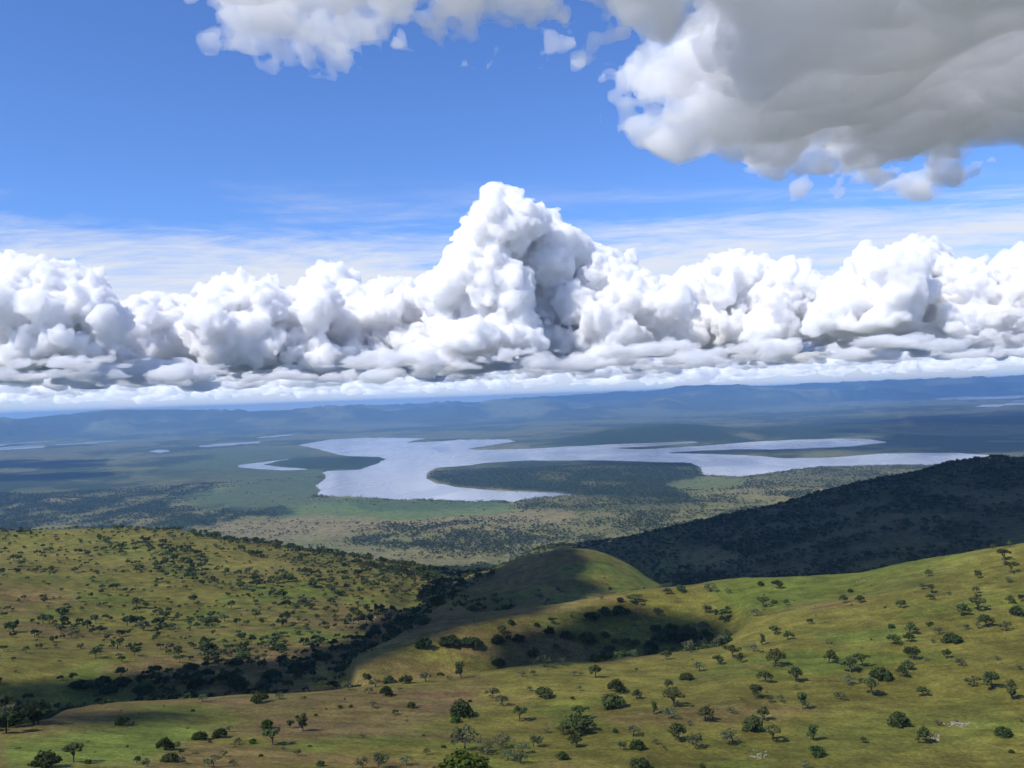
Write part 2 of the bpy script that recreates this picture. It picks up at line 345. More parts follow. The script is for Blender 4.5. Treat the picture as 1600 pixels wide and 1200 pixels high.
wood_shade = (pm([(-200, 752), (340, 752), (330, 768), (265, 785), (270, 795), (440, 788), (465, 803), (330, 824), (200, 826), (-200, 830)], 7)
        + pm([(668, 745), (700, 728), (820, 718), (1085, 722), (1100, 742), (1040, 757), (1100, 790), (960, 785), (900, 772), (700, 758)], 5)
        + pm([(410, 727), (470, 715), (600, 712), (608, 718), (560, 734), (480, 733)], 4)
        + pm([(830, 697), (900, 680), (1060, 658), (1110, 665), (1180, 690), (1090, 692), (960, 697)], 5)  # dark wooded hill, cloud shadow painted into its tone
        + pm([(1150, 672), (1290, 655), (1400, 650), (1410, 662), (1320, 680), (1200, 685)], 5) + pm([(1420, 652), (1700, 650), (1700, 664), (1430, 662)], 5)  # cloud shadow painted in along with the far woods
        + pm([(1150, 745), (1290, 732), (1480, 728), (1480, 738), (1300, 760), (1200, 752)], 6) * .4
        + pm([(800, 790), (900, 775), (1060, 780), (1060, 800), (900, 800)], 6) * .6)
# thin bands further out on the left: cloud shadow painted as dark bush
for b in ([(-200, 722), (170, 718), (160, 728), (-200, 738)], [(0, 742), (210, 738), (200, 750), (-100, 752)], [(205, 722), (330, 712), (335, 716), (250, 727)], [(120, 706), (300, 698), (330, 702), (140, 712)]):
    wood_shade = wood_shade + pm(b, 3) * .8
wood_shade = np.clip(wood_shade, 0, 1) * P_ * (RL < 16.5)
wood_shade = wood_shade * (1 - np.where(PX < 480, .85, .45) * sstep(.02, .3, fbm(X, Y * .6, 230, 4, 160)) * (RR < 7000))
lay(wood_shade, (.016, .030, .011))
lay(pm([(60, 785), (85, 773), (120, 771), (130, 778), (110, 786)], 3) * P_, (.16, .15, .07))

# far ridges
Rg = sstep(16.0, 16.4, RL)
lay(Rg, (.030, .042, .022))
lay(Rg * sstep(.0, .22, fbm(X, Y, 1500, 4, 140)) * .7, (.12, .13, .055))  # sunlit patches painted into the ridge colour
A *= (1 + .10 * fbm(X, Y, 12, 3, 150))[..., None]
A = np.clip(A * np.where(RL < 12.6, 1.22, 1.28)[..., None] * [1.06, 1., .94], .004, 1)

# ------------------------------------------------------------------ ground material
def ground_material():
    m = bpy.data.materials.new('grassland'); m.use_nodes = True; b = NB(m.node_tree)
    bs = m.node_tree.nodes['Principled BSDF']; bs.inputs['Roughness'].default_value = .95
    bs.inputs['Specular IOR Level'].default_value = .08
    at_ = b.new('ShaderNodeAttribute', attribute_name='albedo'); geo = b.new('ShaderNodeNewGeometry')
    wd = b.new('ShaderNodeAttribute', attribute_name='wood_shade'); pos = geo.outputs['Position']
    a1 = b.noise(pos, .9, 3, .7); a2 = b.noise(pos, .11, 4, .65); a3 = b.noise(pos, .02, 4, .6)
    mp = b.new('ShaderNodeMapping'); mp.inputs['Scale'].default_value = (.35, 1, 1); b.l.new(pos, mp.inputs[0])
    a4 = b.noise(mp.outputs[0], .25, 5, .7, .4)
    v = b.math('MULTIPLY', b.ramp(a1, .3, .7, .62, 1.38, False), b.ramp(a2, .36, .64, .74, 1.26, False))
    v = b.math('MULTIPLY', v, b.ramp(a3, .38, .62, .82, 1.18, False))
    v = b.math('MULTIPLY', v, b.ramp(a4, .36, .64, .80, 1.20, False))
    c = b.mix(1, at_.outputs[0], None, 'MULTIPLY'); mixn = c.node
    cv = b.new('ShaderNodeCombineColor')
    for i in range(3): b.l.new(v, cv.inputs[i])
    b.l.new(cv.outputs[0], mixn.inputs[7])
    # tufts and low herbs
    t = b.new('ShaderNodeTexVoronoi'); t.inputs['Scale'].default_value = .55; t.inputs['Randomness'].default_value = 1; b.l.new(pos, t.inputs['Vector'])
    tm = b.math('MULTIPLY', b.ramp(t.outputs['Distance'], .34, .16), b.ramp(b.noise(pos, .035, 3, .6), .5, .66))
    c = b.mix(b.math('MULTIPLY', tm, .55), c, c4(.045, .065, .016))
    # wood texture on ground too far away to tell its trees apart
    w1 = b.noise(pos, .035, 3, .75); w2 = b.noise(pos, .006, 4, .65)
    wv = b.ramp(b.math('ADD', b.math('MULTIPLY', w1, .6), b.math('MULTIPLY', w2, .4)), .42, .62)
    c = b.mix(b.math('MULTIPLY', b.math('MULTIPLY', wv, wd.outputs['Fac']), .75), c, c4(.022, .034, .017))
    b.l.new(c, bs.inputs['Base Color'])
    bp = b.new('ShaderNodeBump'); bp.inputs['Strength'].default_value = .6; bp.inputs['Distance'].default_value = .35
    b.l.new(b.math('ADD', a1, b.math('MULTIPLY', a4, 1.5)), bp.inputs['Height']); b.l.new(bp.outputs[0], bs.inputs['Normal'])
    return m
gm = ground_material()
wood_shade_attr = np.clip(sstep(4500, 6500, RR) * .45 + wood_shade * .5 + (RL > 12.5) * .25, 0, 1) * (RL > 12)
def terrain_piece(name, i0, i1, label):
    n = i1 - i0 + 1; ring = np.arange(NA)
    v = np.stack([X[i0:i1 + 1], Y[i0:i1 + 1], ZZ[i0:i1 + 1]], -1).reshape(-1, 3)
    i = np.arange(n - 1)[:, None] * NA; a = i + ring[None]; b = i + np.roll(ring, -1)[None]
    q = np.stack([a, b, b + NA, a + NA], -1).reshape(-1, 4)[:, ::-1]
    if i0 == 0:      # close the hole under the camera
        v = np.concatenate([v, [[0, 0, CAMZ - 1.65]]])
    me = mesh_np(name, v, q)
    nv = len(v); col = np.ones((nv, 4), np.float32); k = n * NA
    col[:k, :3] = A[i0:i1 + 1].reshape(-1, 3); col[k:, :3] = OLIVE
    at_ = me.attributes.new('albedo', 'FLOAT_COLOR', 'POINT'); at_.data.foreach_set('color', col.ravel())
    w = np.zeros(nv, np.float32); w[:k] = wood_shade_attr[i0:i1 + 1].ravel()
    at_ = me.attributes.new('wood_shade', 'FLOAT', 'POINT'); at_.data.foreach_set('value', w)
    me.materials.append(gm)
    o = link(bpy.data.objects.new(name, me)); tag(o, label, kind='structure'); return o
cum = np.concatenate([[0], np.cumsum(SUBS)])
terrain_piece('near_hillside', 0, cum[7], 'grassy near slope and spur dotted with acacias')
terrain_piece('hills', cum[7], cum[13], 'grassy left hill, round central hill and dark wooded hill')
terrain_piece('plain', cum[13], cum[16], 'wide wooded plain round the lake')
terrain_piece('far_hills', cum[16], cum[21], 'blue hill ridges along the horizon')

# ------------------------------------------------------------------ lakes
def water_material():
    m = bpy.data.materials.new('lake_water'); m.use_nodes = True; b = NB(m.node_tree); bs = m.node_tree.nodes['Principled BSDF']
    geo = b.new('ShaderNodeNewGeometry'); pos = geo.outputs['Position']
    bs.inputs['Base Color'].default_value = c4(.27, .29, .31); bs.inputs['IOR'].default_value = 1.33
    mp = b.new('ShaderNodeMapping'); mp.inputs['Scale'].default_value = (1, .35, 1); b.l.new(pos, mp.inputs[0])
    b.l.new(b.ramp(b.noise(mp.outputs[0], .0022, 4, .6, .5), .35, .7, .10, .24), bs.inputs['Roughness'])
    bp = b.new('ShaderNodeBump'); bp.inputs['Strength'].default_value = .05; bp.inputs['Distance'].default_value = 2.
    b.l.new(b.noise(mp.outputs[0], .004, 3, .55), bp.inputs['Height']); b.l.new(bp.outputs[0], bs.inputs['Normal'])
    return m
wm = water_material()
LL = ['long branching lake reflecting the clouds in the middle of the plain', 'small forked pool west of the lake behind the wooded island', 'uppermost thin pale lake at the far left under the blue ridge',
      'lower thin pale lake at the far left edge', 'narrow sliver of water between the far left lakes and the little pond', 'thin bright sliver of water on the plain left of the lake', 'tiny oval bright pond on the left plain',
      'faint sliver of water just below the left ridge, nearest the lake', 'long pale lake under the right ridge at the right edge', 'thin bright sliver of water below the far right lake', 'short thin sliver of water at the right edge between two others']
for i, P in enumerate(lake_xy):
    m0 = P.min(0) - 120; m1 = P.max(0) + 120
    v = [(m0[0], m0[1], 0), (m1[0], m0[1], 0), (m1[0], m1[1], 0), (m0[0], m1[1], 0)]
    if i: v = [(a, b, -.01 * i) for a, b, _ in v]
    me = mesh_np('lake', np.array(v), [[0, 1, 2, 3]], False); me.materials.append(wm)
    tag(link(bpy.data.objects.new('lake', me)), LL[i], kind='structure')

# ------------------------------------------------------------------ air
hb = [(x, y, z) for z in (-640., 640.) for y in (-60000., 60000.) for x in (-60000., 60000.)]
me = mesh_np('haze', np.array(hb), [[0, 2, 3, 1], [4, 5, 7, 6], [0, 1, 5, 4], [2, 6, 7, 3], [0, 4, 6, 2], [1, 3, 7, 5]], False)
hm = bpy.data.materials.new('air'); hm.use_nodes = True; hm.node_tree.nodes.clear(); b = NB(hm.node_tree)
pv = b.new('ShaderNodeVolumePrincipled'); pv.inputs['Color'].default_value = c4(.28, .55, 1.0); pv.inputs['Density'].default_value = HAZE_DENSITY; pv.inputs['Anisotropy'].default_value = .0
mo = b.new('ShaderNodeOutputMaterial'); b.l.new(pv.outputs[0], mo.inputs['Volume']); me.materials.append(hm)
tag(link(bpy.data.objects.new('haze', me)), 'thin blue haze over the plain', kind='stuff')
# ------------------------------------------------------------------ clouds
def surface_nets(f):
    """closed quad surface of f = 0 (f > 0 inside) on a voxel grid"""
    nx, ny, nz = f.shape; s = f > 0
    pos = np.zeros((nx - 1, ny - 1, nz - 1, 3), np.float32); cnt = np.zeros((nx - 1, ny - 1, nz - 1), np.float32)
    cor = [(i, j, k) for i in (0, 1) for j in (0, 1) for k in (0, 1)]
    for a in range(8):
        for b in range(a + 1, 8):
            P, Q = cor[a], cor[b]
            if sum(abs(P[i] - Q[i]) for i in range(3)) != 1: continue
            fa = f[P[0]:nx - 1 + P[0], P[1]:ny - 1 + P[1], P[2]:nz - 1 + P[2]]; fb = f[Q[0]:nx - 1 + Q[0], Q[1]:ny - 1 + Q[1], Q[2]:nz - 1 + Q[2]]
            m = (fa > 0) != (fb > 0); t = fa[m] / (fa[m] - fb[m])
            pos[m] += np.array(P, np.float32) + t[:, None] * (np.array(Q, np.float32) - np.array(P, np.float32)); cnt[m] += 1
    act = cnt > 0; idx = -np.ones(act.shape, np.int64); idx[act] = np.arange(act.sum())
    verts = np.argwhere(act) + pos[act] / cnt[act][:, None]; quads = []
    for ax in range(3):
        s0 = [slice(1, -1)] * 3; s0[ax] = slice(0, -1); s1 = [slice(1, -1)] * 3; s1[ax] = slice(1, None)
        a = s[tuple(s0)]; b = s[tuple(s1)]; m = a != b; base = np.argwhere(m)
        for q in range(3):
            if q != ax: base[:, q] += 1
        o1, o2 = [(1, 2), (2, 0), (0, 1)][ax]
        def g(d1, d2):
            c = base.copy(); c[:, o1] -= d1; c[:, o2] -= d2; return idx[c[:, 0], c[:, 1], c[:, 2]]
        q = np.stack([g(1, 1), g(0, 1), g(0, 0), g(1, 0)], 1); fl = ~a[m]; q[fl] = q[fl][:, ::-1]; quads.append(q)
    return verts, np.concatenate(quads)
def grid_noise(shape, cell, rs):
    g = [int(math.ceil(n / cell)) + 2 for n in shape]; v = rs.rand(*g).astype(np.float32)
    for ax, n in enumerate(shape):
        x = np.arange(n) / cell; i = x.astype(int); t = (x - i).astype(np.float32); t = t * t * (3 - 2 * t)
        sh = [1, 1, 1]; sh[ax] = n; t = t.reshape(sh); v = np.take(v, i, ax) * (1 - t) + np.take(v, i + 1, ax) * t
    return v * 2 - 1
NOI = ((30, 5.), (14, 3.4), (7, 2.6), (3.6, 2.8), (1.9, 1.9))
def cloud_mesh(blobs, vox, seed, base_z=None, noise=.12, levels=((16, .5), (14, .45), (10, .45)), kids_up=.9, squash=1.):
    rs = np.random.RandomState(seed); cur = np.array(blobs, float); L = [cur]
    for n, k in levels:
        out = []
        for b in cur:
            if b[3] * k < vox * 1.1: continue
            d = rs.normal(size=(n, 3)); d /= np.linalg.norm(d, axis=1)[:, None]; d[:, 2] = np.abs(d[:, 2]) * kids_up + (1 - kids_up) * d[:, 2]
            rr = b[3] * k * rs.uniform(.45, 1.3, n)
            out.append(np.column_stack([b[:3] + d * (b[3] * rs.uniform(.7, 1., n))[:, None] * [1, 1, squash], rr]))
        if not out: break
        cur = np.concatenate(out); L.append(cur)
    B = np.concatenate(L)
    mg = vox * (3 + 12 * noise); lo = (B[:, :3] - B[:, 3:]).min(0) - mg; hi = (B[:, :3] + B[:, 3:]).max(0) + mg
    if base_z is not None: lo[2] = base_z - vox * 4
    n = np.ceil((hi - lo) / vox).astype(int) + 1; f = np.full(n, -1e3, np.float32)
    for b in B:
        r = b[3] * 1.12 + vox * (1 + 14 * noise)
        i0 = np.maximum(((b[:3] - r - lo) / vox).astype(int), 0); i1 = np.minimum(((b[:3] + r - lo) / vox).astype(int) + 2, n)
        if (i1 <= i0).any(): continue
        g = [lo[a] + np.arange(i0[a], i1[a]) * vox - b[a] for a in range(3)]
        d = b[3] - np.sqrt(g[0][:, None, None] ** 2 + g[1][None, :, None] ** 2 + (g[2] / squash)[None, None, :] ** 2)
        s = f[i0[0]:i1[0], i0[1]:i1[1], i0[2]:i1[2]]; k = .12 * b[3]
        h = np.maximum(k - np.abs(s - d), 0) / k; np.copyto(s, np.maximum(s, d) + h * h * k * .25)
    for c, a in NOI: f += grid_noise(tuple(n), c, rs) * a * vox * noise * 4
    if base_z is not None:
        z = lo[2] + np.arange(n[2]) * vox; bn = grid_noise((n[0], n[1], 1), 22, rs) * vox * 4 + grid_noise((n[0], n[1], 1), 8, rs) * vox * 2 + grid_noise((n[0], n[1], 1), 3, rs) * vox * .8
        f = np.minimum(f, (z[None, None, :] - base_z) + bn)
    f[0] = f[-1] = -1; f[:, 0] = f[:, -1] = -1; f[:, :, 0] = f[:, :, -1] = -1
    v, q = surface_nets(f); return v * vox + lo, q
def cloud_mat(name, density):
    m = bpy.data.materials.new(name); m.use_nodes = True; m.node_tree.nodes.clear(); b = NB(m.node_tree)
    v = b.new('ShaderNodeVolumeScatter'); v.inputs['Color'].default_value = (.955, .976, 1, 1) if name == 'cloud_grey' else (.985, .988, .993, 1) if name == 'cloud_thin' else (.940, .955, .975, 1) if name == 'cloud_far' else (.952, .960, .974, 1); v.inputs['Density'].default_value = density; v.inputs['Anisotropy'].default_value = .0
    o = b.new('ShaderNodeOutputMaterial'); b.l.new(v.outputs[0], o.inputs['Volume']); return m
CM = {k: cloud_mat('cloud_' + k, d) for k, d in (('dense', .0085), ('grey', .0038), ('thin', .0045), ('far', .0045), ('low', .22))}
NQ = [0]
def add_cloud(blobs, vox, seed, mat, label, group=None, **kw):
    v, q = cloud_mesh(blobs, vox, seed, **kw); c = v.mean(0); me = mesh_np('cloud', v - c, q); me.materials.append(CM[mat]); NQ[0] += len(q)
    o = link(bpy.data.objects.new('cloud', me)); o.location = c; tag(o, label, 'cloud', group); print(label[:30], len(q)); return o
HOR = lambda px: 621 - .03625 * (px - 800)
TOPS = np.array([(-150,430),(-60,420),(0,424),(60,428),(115,421),(150,432),(165,452),(172,476),(230,478),(240,470),(325,472),(338,436),(370,428),(405,440),(420,455),(470,464),(495,432),(520,424),(550,442),(590,434),(620,430),
    (660,444),(700,420),(712,404),(728,398),(735,352),(750,330),(764,312),(790,305),(808,322),(830,332),(852,322),(866,345),(876,378),(902,356),(915,366),(930,388),(955,396),(985,404),(1000,432),(1040,452),(1060,430),(1100,424),(1150,402),(1180,404),
    (1215,412),(1255,424),(1290,446),(1322,420),(1330,375),(1342,358),(1355,388),(1390,392),(1405,402),(1440,386),(1475,396),(1485,420),(1510,395),(1530,416),(1560,428),(1580,400),(1620,398),(1700,410),(1800,430)], float)
def bank(a, b, r, seed, rmin=6, rmax=34, lift=0., n=96, vox=None, base=1050, mat='dense', drop=0, label='', cap=None):
    r *= 1.5; base = 1330 if base == 1050 else 1400
    rs = np.random.RandomState(seed); K = r / F; bl = []
    for i in range(n):
        px = rs.uniform(a, b); top = np.interp(px, TOPS[:, 0], TOPS[:, 1]) + drop; basepy = HOR(px) - base * F / r
        hgt = basepy - top
        if hgt < 12: continue
        rp = np.clip(rs.uniform(.08, .30) * hgt, rmin, rmax)
        # the puff must stay under the outline on its own width
        qs = np.linspace(px - rp * .8, px + rp * .8, 7); env = np.interp(qs, TOPS[:, 0], TOPS[:, 1]) + drop
        need = np.max(env + np.sqrt(np.maximum(rp * rp - (qs - px) ** 2, 0)) * 1.12)
        py = max(need, top + rp) + (rs.rand() ** 1.4) * max(0, basepy - top - 1.6 * rp) * (.0 if i % 3 == 0 else 1)
        if cap and top < cap: continue
        p = at(px, py, r + rs.normal() * 700 - 2200 * max(0, (py - rp - top) / hgt)); bl.append((*p, rp * K * .84))
    vox = vox or r / F * 2.8
    return add_cloud(bl, vox, seed, mat, label, 'cumulus clouds of the long white bank', base_z=CAMZ + base + rs.uniform(-300, 260), noise=.20, levels=((16, .52), (12, .48), (9, .5)), kids_up=.55)
bank(-140, 60, 21000, 1, label='bright cumulus cut by the left edge of the picture')
bank(10, 178, 20000, 2, label='broad white cumulus with a step down on its right, left end of the bank')
bank(165, 350, 24000, 3, rmax=34, label='low flat cumulus filling the dip between two taller ones on the left')
bank(325, 500, 21500, 4, label='rounded white cumulus left of the middle of the bank')
bank(470, 690, 23500, 5, label='wide pale cumulus just left of the tall tower')
bank(690, 800, 20500, 6, n=60, rmin=11, rmax=42, label='left flank of the tall tower, bright white turrets')
bank(728, 880, 22000, 7, n=80, rmin=11, rmax=38, label='tallest cumulus tower, its top highest of the whole bank')
bank(870, 1060, 21500, 8, n=60, label='shoulder of the tower stepping down to the right')
bank(1030, 1180, 24000, 9, label='soft white cumulus right of the tower shoulder')
bank(1130, 1300, 22000, 10, label='broad rounded cumulus between the tower and the right turret')
bank(1300, 1410, 20500, 11, n=60, rmin=8, rmax=38, label='cumulus topped by one small upright turret')
bank(1400, 1500, 22500, 12, label='rounded cumulus between the small turret and the right edge')
bank(1490, 1720, 21000, 13, label='white cumulus cut by the right edge of the picture')
for k, (a, b, d) in enumerate(((-100, 260, 34), (200, 620, 40), (560, 980, 90), (940, 1330, 55), (1290, 1700, 50))):
    bank(a, b, 31000, 20 + k, rmin=9, rmax=26, n=60, drop=d, base=900, mat='far', vox=110, label='second, farther row of cumulus seen through the bank, part %s' % ('one', 'two', 'three', 'four', 'five')[k])
# rows of small flat-based cumulus running back to the horizon
rsc = np.random.RandomState(5); protos = []
for s in range(9):
    nb_ = rsc.randint(5, 12); L = rsc.uniform(500, 1500); bl = []
    for _ in range(nb_):
        x = rsc.normal() * L * .5; h = rsc.uniform(.2, 1) * max(150, 900 - abs(x) * .6) * rsc.uniform(.4, 1); rr = rsc.uniform(110, 260)
        bl.append((x, rsc.normal() * 350, h * .8, rr)); bl.append((x + rsc.normal() * 100, rsc.normal() * 350, h * .3, rr * 1.3))
    v, q = cloud_mesh(bl, 62, 60 + s, base_z=0, noise=.15, levels=((12, .52), (9, .5)), kids_up=.6); me = mesh_np('cloud', v, q); me.materials.append(CM['far']); protos.append(me); NQ[0] += len(q)
ROWN = 480
row_col = bpy.data.collections.new('row_cloud_shapes')
for k, me in enumerate(protos): row_col.objects.link(bpy.data.objects.new('row_cloud.%02d' % k, me))
RP, RS, RT = [], [], []
for i in range(ROWN):
    u = (i + .5) / ROWN; r = 30000 + 80000 * u ** 1.2; a = rsc.uniform(-.75, .75); s = rsc.uniform(.45, 1.1) * (1 + .5 * u)
    RP.append((r * math.sin(a), r * math.cos(a), CAMZ + 1150 + rsc.uniform(-150, 350) - u * 150)); RT.append(rsc.uniform(-.5, .5) + (math.pi if rsc.rand() < .5 else 0))
    RS.append((s * rsc.uniform(1, 1.6), s, s * rsc.uniform(.7, 1.3)))
for i in range(110):     # nearer, lower small ones in front of the bank's base
    r = rsc.uniform(25500, 31000); a = rsc.uniform(-.75, .75); s = rsc.uniform(.35, .9)
    RP.append((r * math.sin(a), r * math.cos(a), CAMZ + rsc.uniform(620, 1250))); RT.append(rsc.uniform(-.6, .6)); RS.append((s * rsc.uniform(1, 1.9), s, s * rsc.uniform(.5, .95)))
def scatter_object(name, P, S, T, label, col):
    """instances of the shapes in col on points; S = scale vectors, T = turns about the vertical"""
    P = np.asarray(P, np.float32); me = bpy.data.meshes.new(name); me.vertices.add(len(P)); me.vertices.foreach_set('co', P.ravel())
    a = me.attributes.new('size', 'FLOAT_VECTOR', 'POINT'); a.data.foreach_set('vector', np.asarray(S, np.float32).ravel())
    a = me.attributes.new('turn', 'FLOAT', 'POINT'); a.data.foreach_set('value', np.asarray(T, np.float32))
    o = link(bpy.data.objects.new(name, me)); tag(o, label, kind='stuff')
    ng = bpy.data.node_groups.new(name, 'GeometryNodeTree'); ng.interface.new_socket('Geometry', in_out='INPUT', socket_type='NodeSocketGeometry'); ng.interface.new_socket('Geometry', in_out='OUTPUT', socket_type='NodeSocketGeometry')
    N, Lk = ng.nodes, ng.links; gi = N.new('NodeGroupInput'); go = N.new('NodeGroupOutput'); ip = N.new('GeometryNodeInstanceOnPoints'); ci = N.new('GeometryNodeCollectionInfo')
    ci.inputs['Collection'].default_value = col; ci.inputs['Separate Children'].default_value = True; ip.inputs['Pick Instance'].default_value = True
    aw = N.new('GeometryNodeInputNamedAttribute'); aw.data_type = 'FLOAT_VECTOR'; aw.inputs['Name'].default_value = 'size'
    at2 = N.new('GeometryNodeInputNamedAttribute'); at2.data_type = 'FLOAT'; at2.inputs['Name'].default_value = 'turn'
    cx = N.new('ShaderNodeCombineXYZ'); Lk.new(at2.outputs['Attribute'], cx.inputs[2])
    ri = N.new('FunctionNodeRandomValue'); ri.data_type = 'INT'
    for q in ri.inputs:
        if q.name == 'Max' and q.type == 'INT': q.default_value = len(col.objects) - 1
    ro = [q for q in ri.outputs if q.type == 'INT'][0]
    Lk.new(gi.outputs[0], ip.inputs['Points']); Lk.new(ci.outputs[0], ip.inputs['Instance']); Lk.new(cx.outputs[0], ip.inputs['Rotation']); Lk.new(aw.outputs['Attribute'], ip.inputs['Scale']); Lk.new(ro, ip.inputs['Instance Index']); Lk.new(ip.outputs[0], go.inputs[0])
    md = o.modifiers.new('scatter', 'NODES'); md.node_group = ng; return o
scatter_object('distant_clouds', RP, RS, RT, 'rows of small cumulus running together down to the horizon', row_col)

def slab(poly, z, n, r0_, r1_, seed, fringe=0):
    rs = np.random.RandomState(seed); P = np.array(poly, float); bl = []
    xs, ys = on_plane(P[:, 0], P[:, 1], z); Q = np.stack([xs, ys], 1)
    while len(bl) < n:
        x = rs.uniform(Q[:, 0].min(), Q[:, 0].max()); y = rs.uniform(Q[:, 1].min(), Q[:, 1].max()); rr = rs.uniform(r0_, r1_)
        d = poly_sdf(np.array([x]), np.array([y]), Q)[0]
        if d < rr * .5: continue
        rr = min(rr, max(r0_, d * .9))
        bl.append((x, y, z + rr * rs.uniform(.3, 1.0), rr))
    m = 0
    while m < fringe:        # ragged small puffs along the rim
        x = rs.uniform(Q[:, 0].min(), Q[:, 0].max()); y = rs.uniform(Q[:, 1].min(), Q[:, 1].max())
        d = poly_sdf(np.array([x]), np.array([y]), Q)[0]
        if -r0_ * .9 < d < r0_ * 1.6: bl.append((x, y, z + rs.uniform(0, r0_ * 1.4), r0_ * rs.uniform(.25, .75) * (1 if d > 0 else .7))); m += 1
    return bl
HB = CAMZ + 2600
big = slab([(880, -10), (900, 55), (935, 125), (1010, 190), (1075, 250), (1150, 292), (1290, 312), (1420, 316), (1600, 272), (1750, 235), (1950, 60), (1900, -150), (1300, -260), (920, -220)], HB, 210, 170, 950, 3, 420)
add_cloud(big, 52, 31, 'grey', 'huge grey cloud overhead filling the upper right of the sky', base_z=HB, noise=.42, levels=((9, .5), (8, .45), (5, .5)), kids_up=.35, squash=.75)
top = slab([(335, -20), (360, 45), (405, 96), (520, 96), (600, 84), (660, 72), (735, 88), (790, 55), (840, 15), (880, -60), (800, -200), (400, -200), (330, -100)], HB - 100, 100, 110, 330, 4, 300)
add_cloud(top, 30, 32, 'thin', 'white ragged cloud cut by the top edge left of the grey one', base_z=HB - 100, noise=.6, levels=((10, .5), (8, .45)), kids_up=.3)
wisp = slab([(1005, 200), (1030, 195), (1060, 225), (1030, 240)], HB, 5, 25, 60, 5)
add_cloud(wisp, 16, 33, 'thin', 'small detached wisp left of the grey cloud', noise=.45, levels=((6, .5),))
wisp = slab([(850, 0), (900, 10), (915, 60), (880, 90), (850, 50)], HB, 7, 25, 65, 6)
add_cloud(wisp, 18, 34, 'thin', 'torn wisp in the gap between the two big clouds', noise=.45, levels=((6, .5),))

# unseen clouds put in and shaped to shade the valley, gully, hills and plain
def shading(mask, n, rr, alt, seed):
    rs = np.random.RandomState(seed); I = np.argwhere(mask)
    ar = np.gradient(LR, axis=0)[mask] * np.gradient(AZ)[None].repeat(len(LR), 0)[mask]; p = ar / ar.sum(); I = I[rs.choice(len(I), n, p=p)]; out = []   # rr is a fraction of the distance
    for i, j in I:
        P = np.array([X[i, j], Y[i, j], ZZ[i, j]]); r = rs.uniform(*rr) * RR[i, j]; t = (alt + rs.uniform(0, 60) - P[2]) / sun_dir.z
        out.append((*(P + np.array(sun_dir) * t), r))
    return out
inpoly = lambda poly, m: (poly_sdf(PX, PY, poly) > m) & ~behind
RLf = RL * np.ones_like(X); LOW = CAMZ + 1150
s1 = shading(inpoly([(-160, 1085), (150, 1070), (330, 1042), (480, 1028), (560, 995), (610, 985), (650, 945), (730, 905), (780, 885), (850, 866), (872, 866), (884, 890), (896, 925), (820, 958), (700, 985), (600, 1025), (560, 1045), (500, 1068), (350, 1092), (0, 1108), (-160, 1112)], 3) & (RLf > 5.2) & (RLf < 11.0), 620, (.028, .04), LOW, 1)
s1 += shading((PX < 520) & (PX > -150) & (RLf > 5.2) & (RLf < 7.3), 260, (.024, .036), LOW, 7)
s1 += shading(inpoly([(90, 1122), (170, 1108), (340, 1104), (330, 1116), (200, 1132), (110, 1134)], 1) & (RLf < 5.1), 20, (.02, .03), LOW, 2)
add_cloud(s1, 8, 41, 'low', 'low cloud above the valley, outside the picture', noise=.03, levels=())
s4 = shading(inpoly([(760, 1040), (850, 1000), (900, 972), (950, 955), (1010, 953), (1060, 968), (1120, 988), (1130, 1000), (1090, 1012), (1000, 1026), (900, 1040), (800, 1050)], 3) & (RLf > 5.) & (RLf < 7.), 150, (.022, .034), LOW, 3)
add_cloud(s4, 7, 42, 'low', 'small low cloud above the gully, outside the picture', noise=.04, levels=())
m3 = (RLf > 8.4) & (RLf < 12.7) & (PX > np.where(RLf > 9.6, 1044, 1075)) & (PX < 2100); m3 |= (RLf > 11.4) & (RLf < 12.7) & (PX > 960) & (PX < 1060)
s3 = shading(m3, 1100, (.034, .05), LOW, 4)
add_cloud(s3, 20, 43, 'low', 'low cloud above the dark wooded hill, outside the picture', noise=.06, levels=())
s5 = shading(inpoly([(-300, 724), (110, 719), (150, 722), (120, 729), (-300, 738)], .5) & (RLf > 14), 60, (.012, .02), CAMZ + 2100, 5)
s5 += shading(inpoly([(-300, 744), (160, 739), (190, 742), (150, 748), (-300, 755)], .5) & (RLf > 14), 50, (.011, .017), CAMZ + 2100, 6)
add_cloud(s5, 50, 44, 'low', 'flat cloud left of the picture above the plain', noise=.12, levels=())
print('cloud quads', NQ[0])
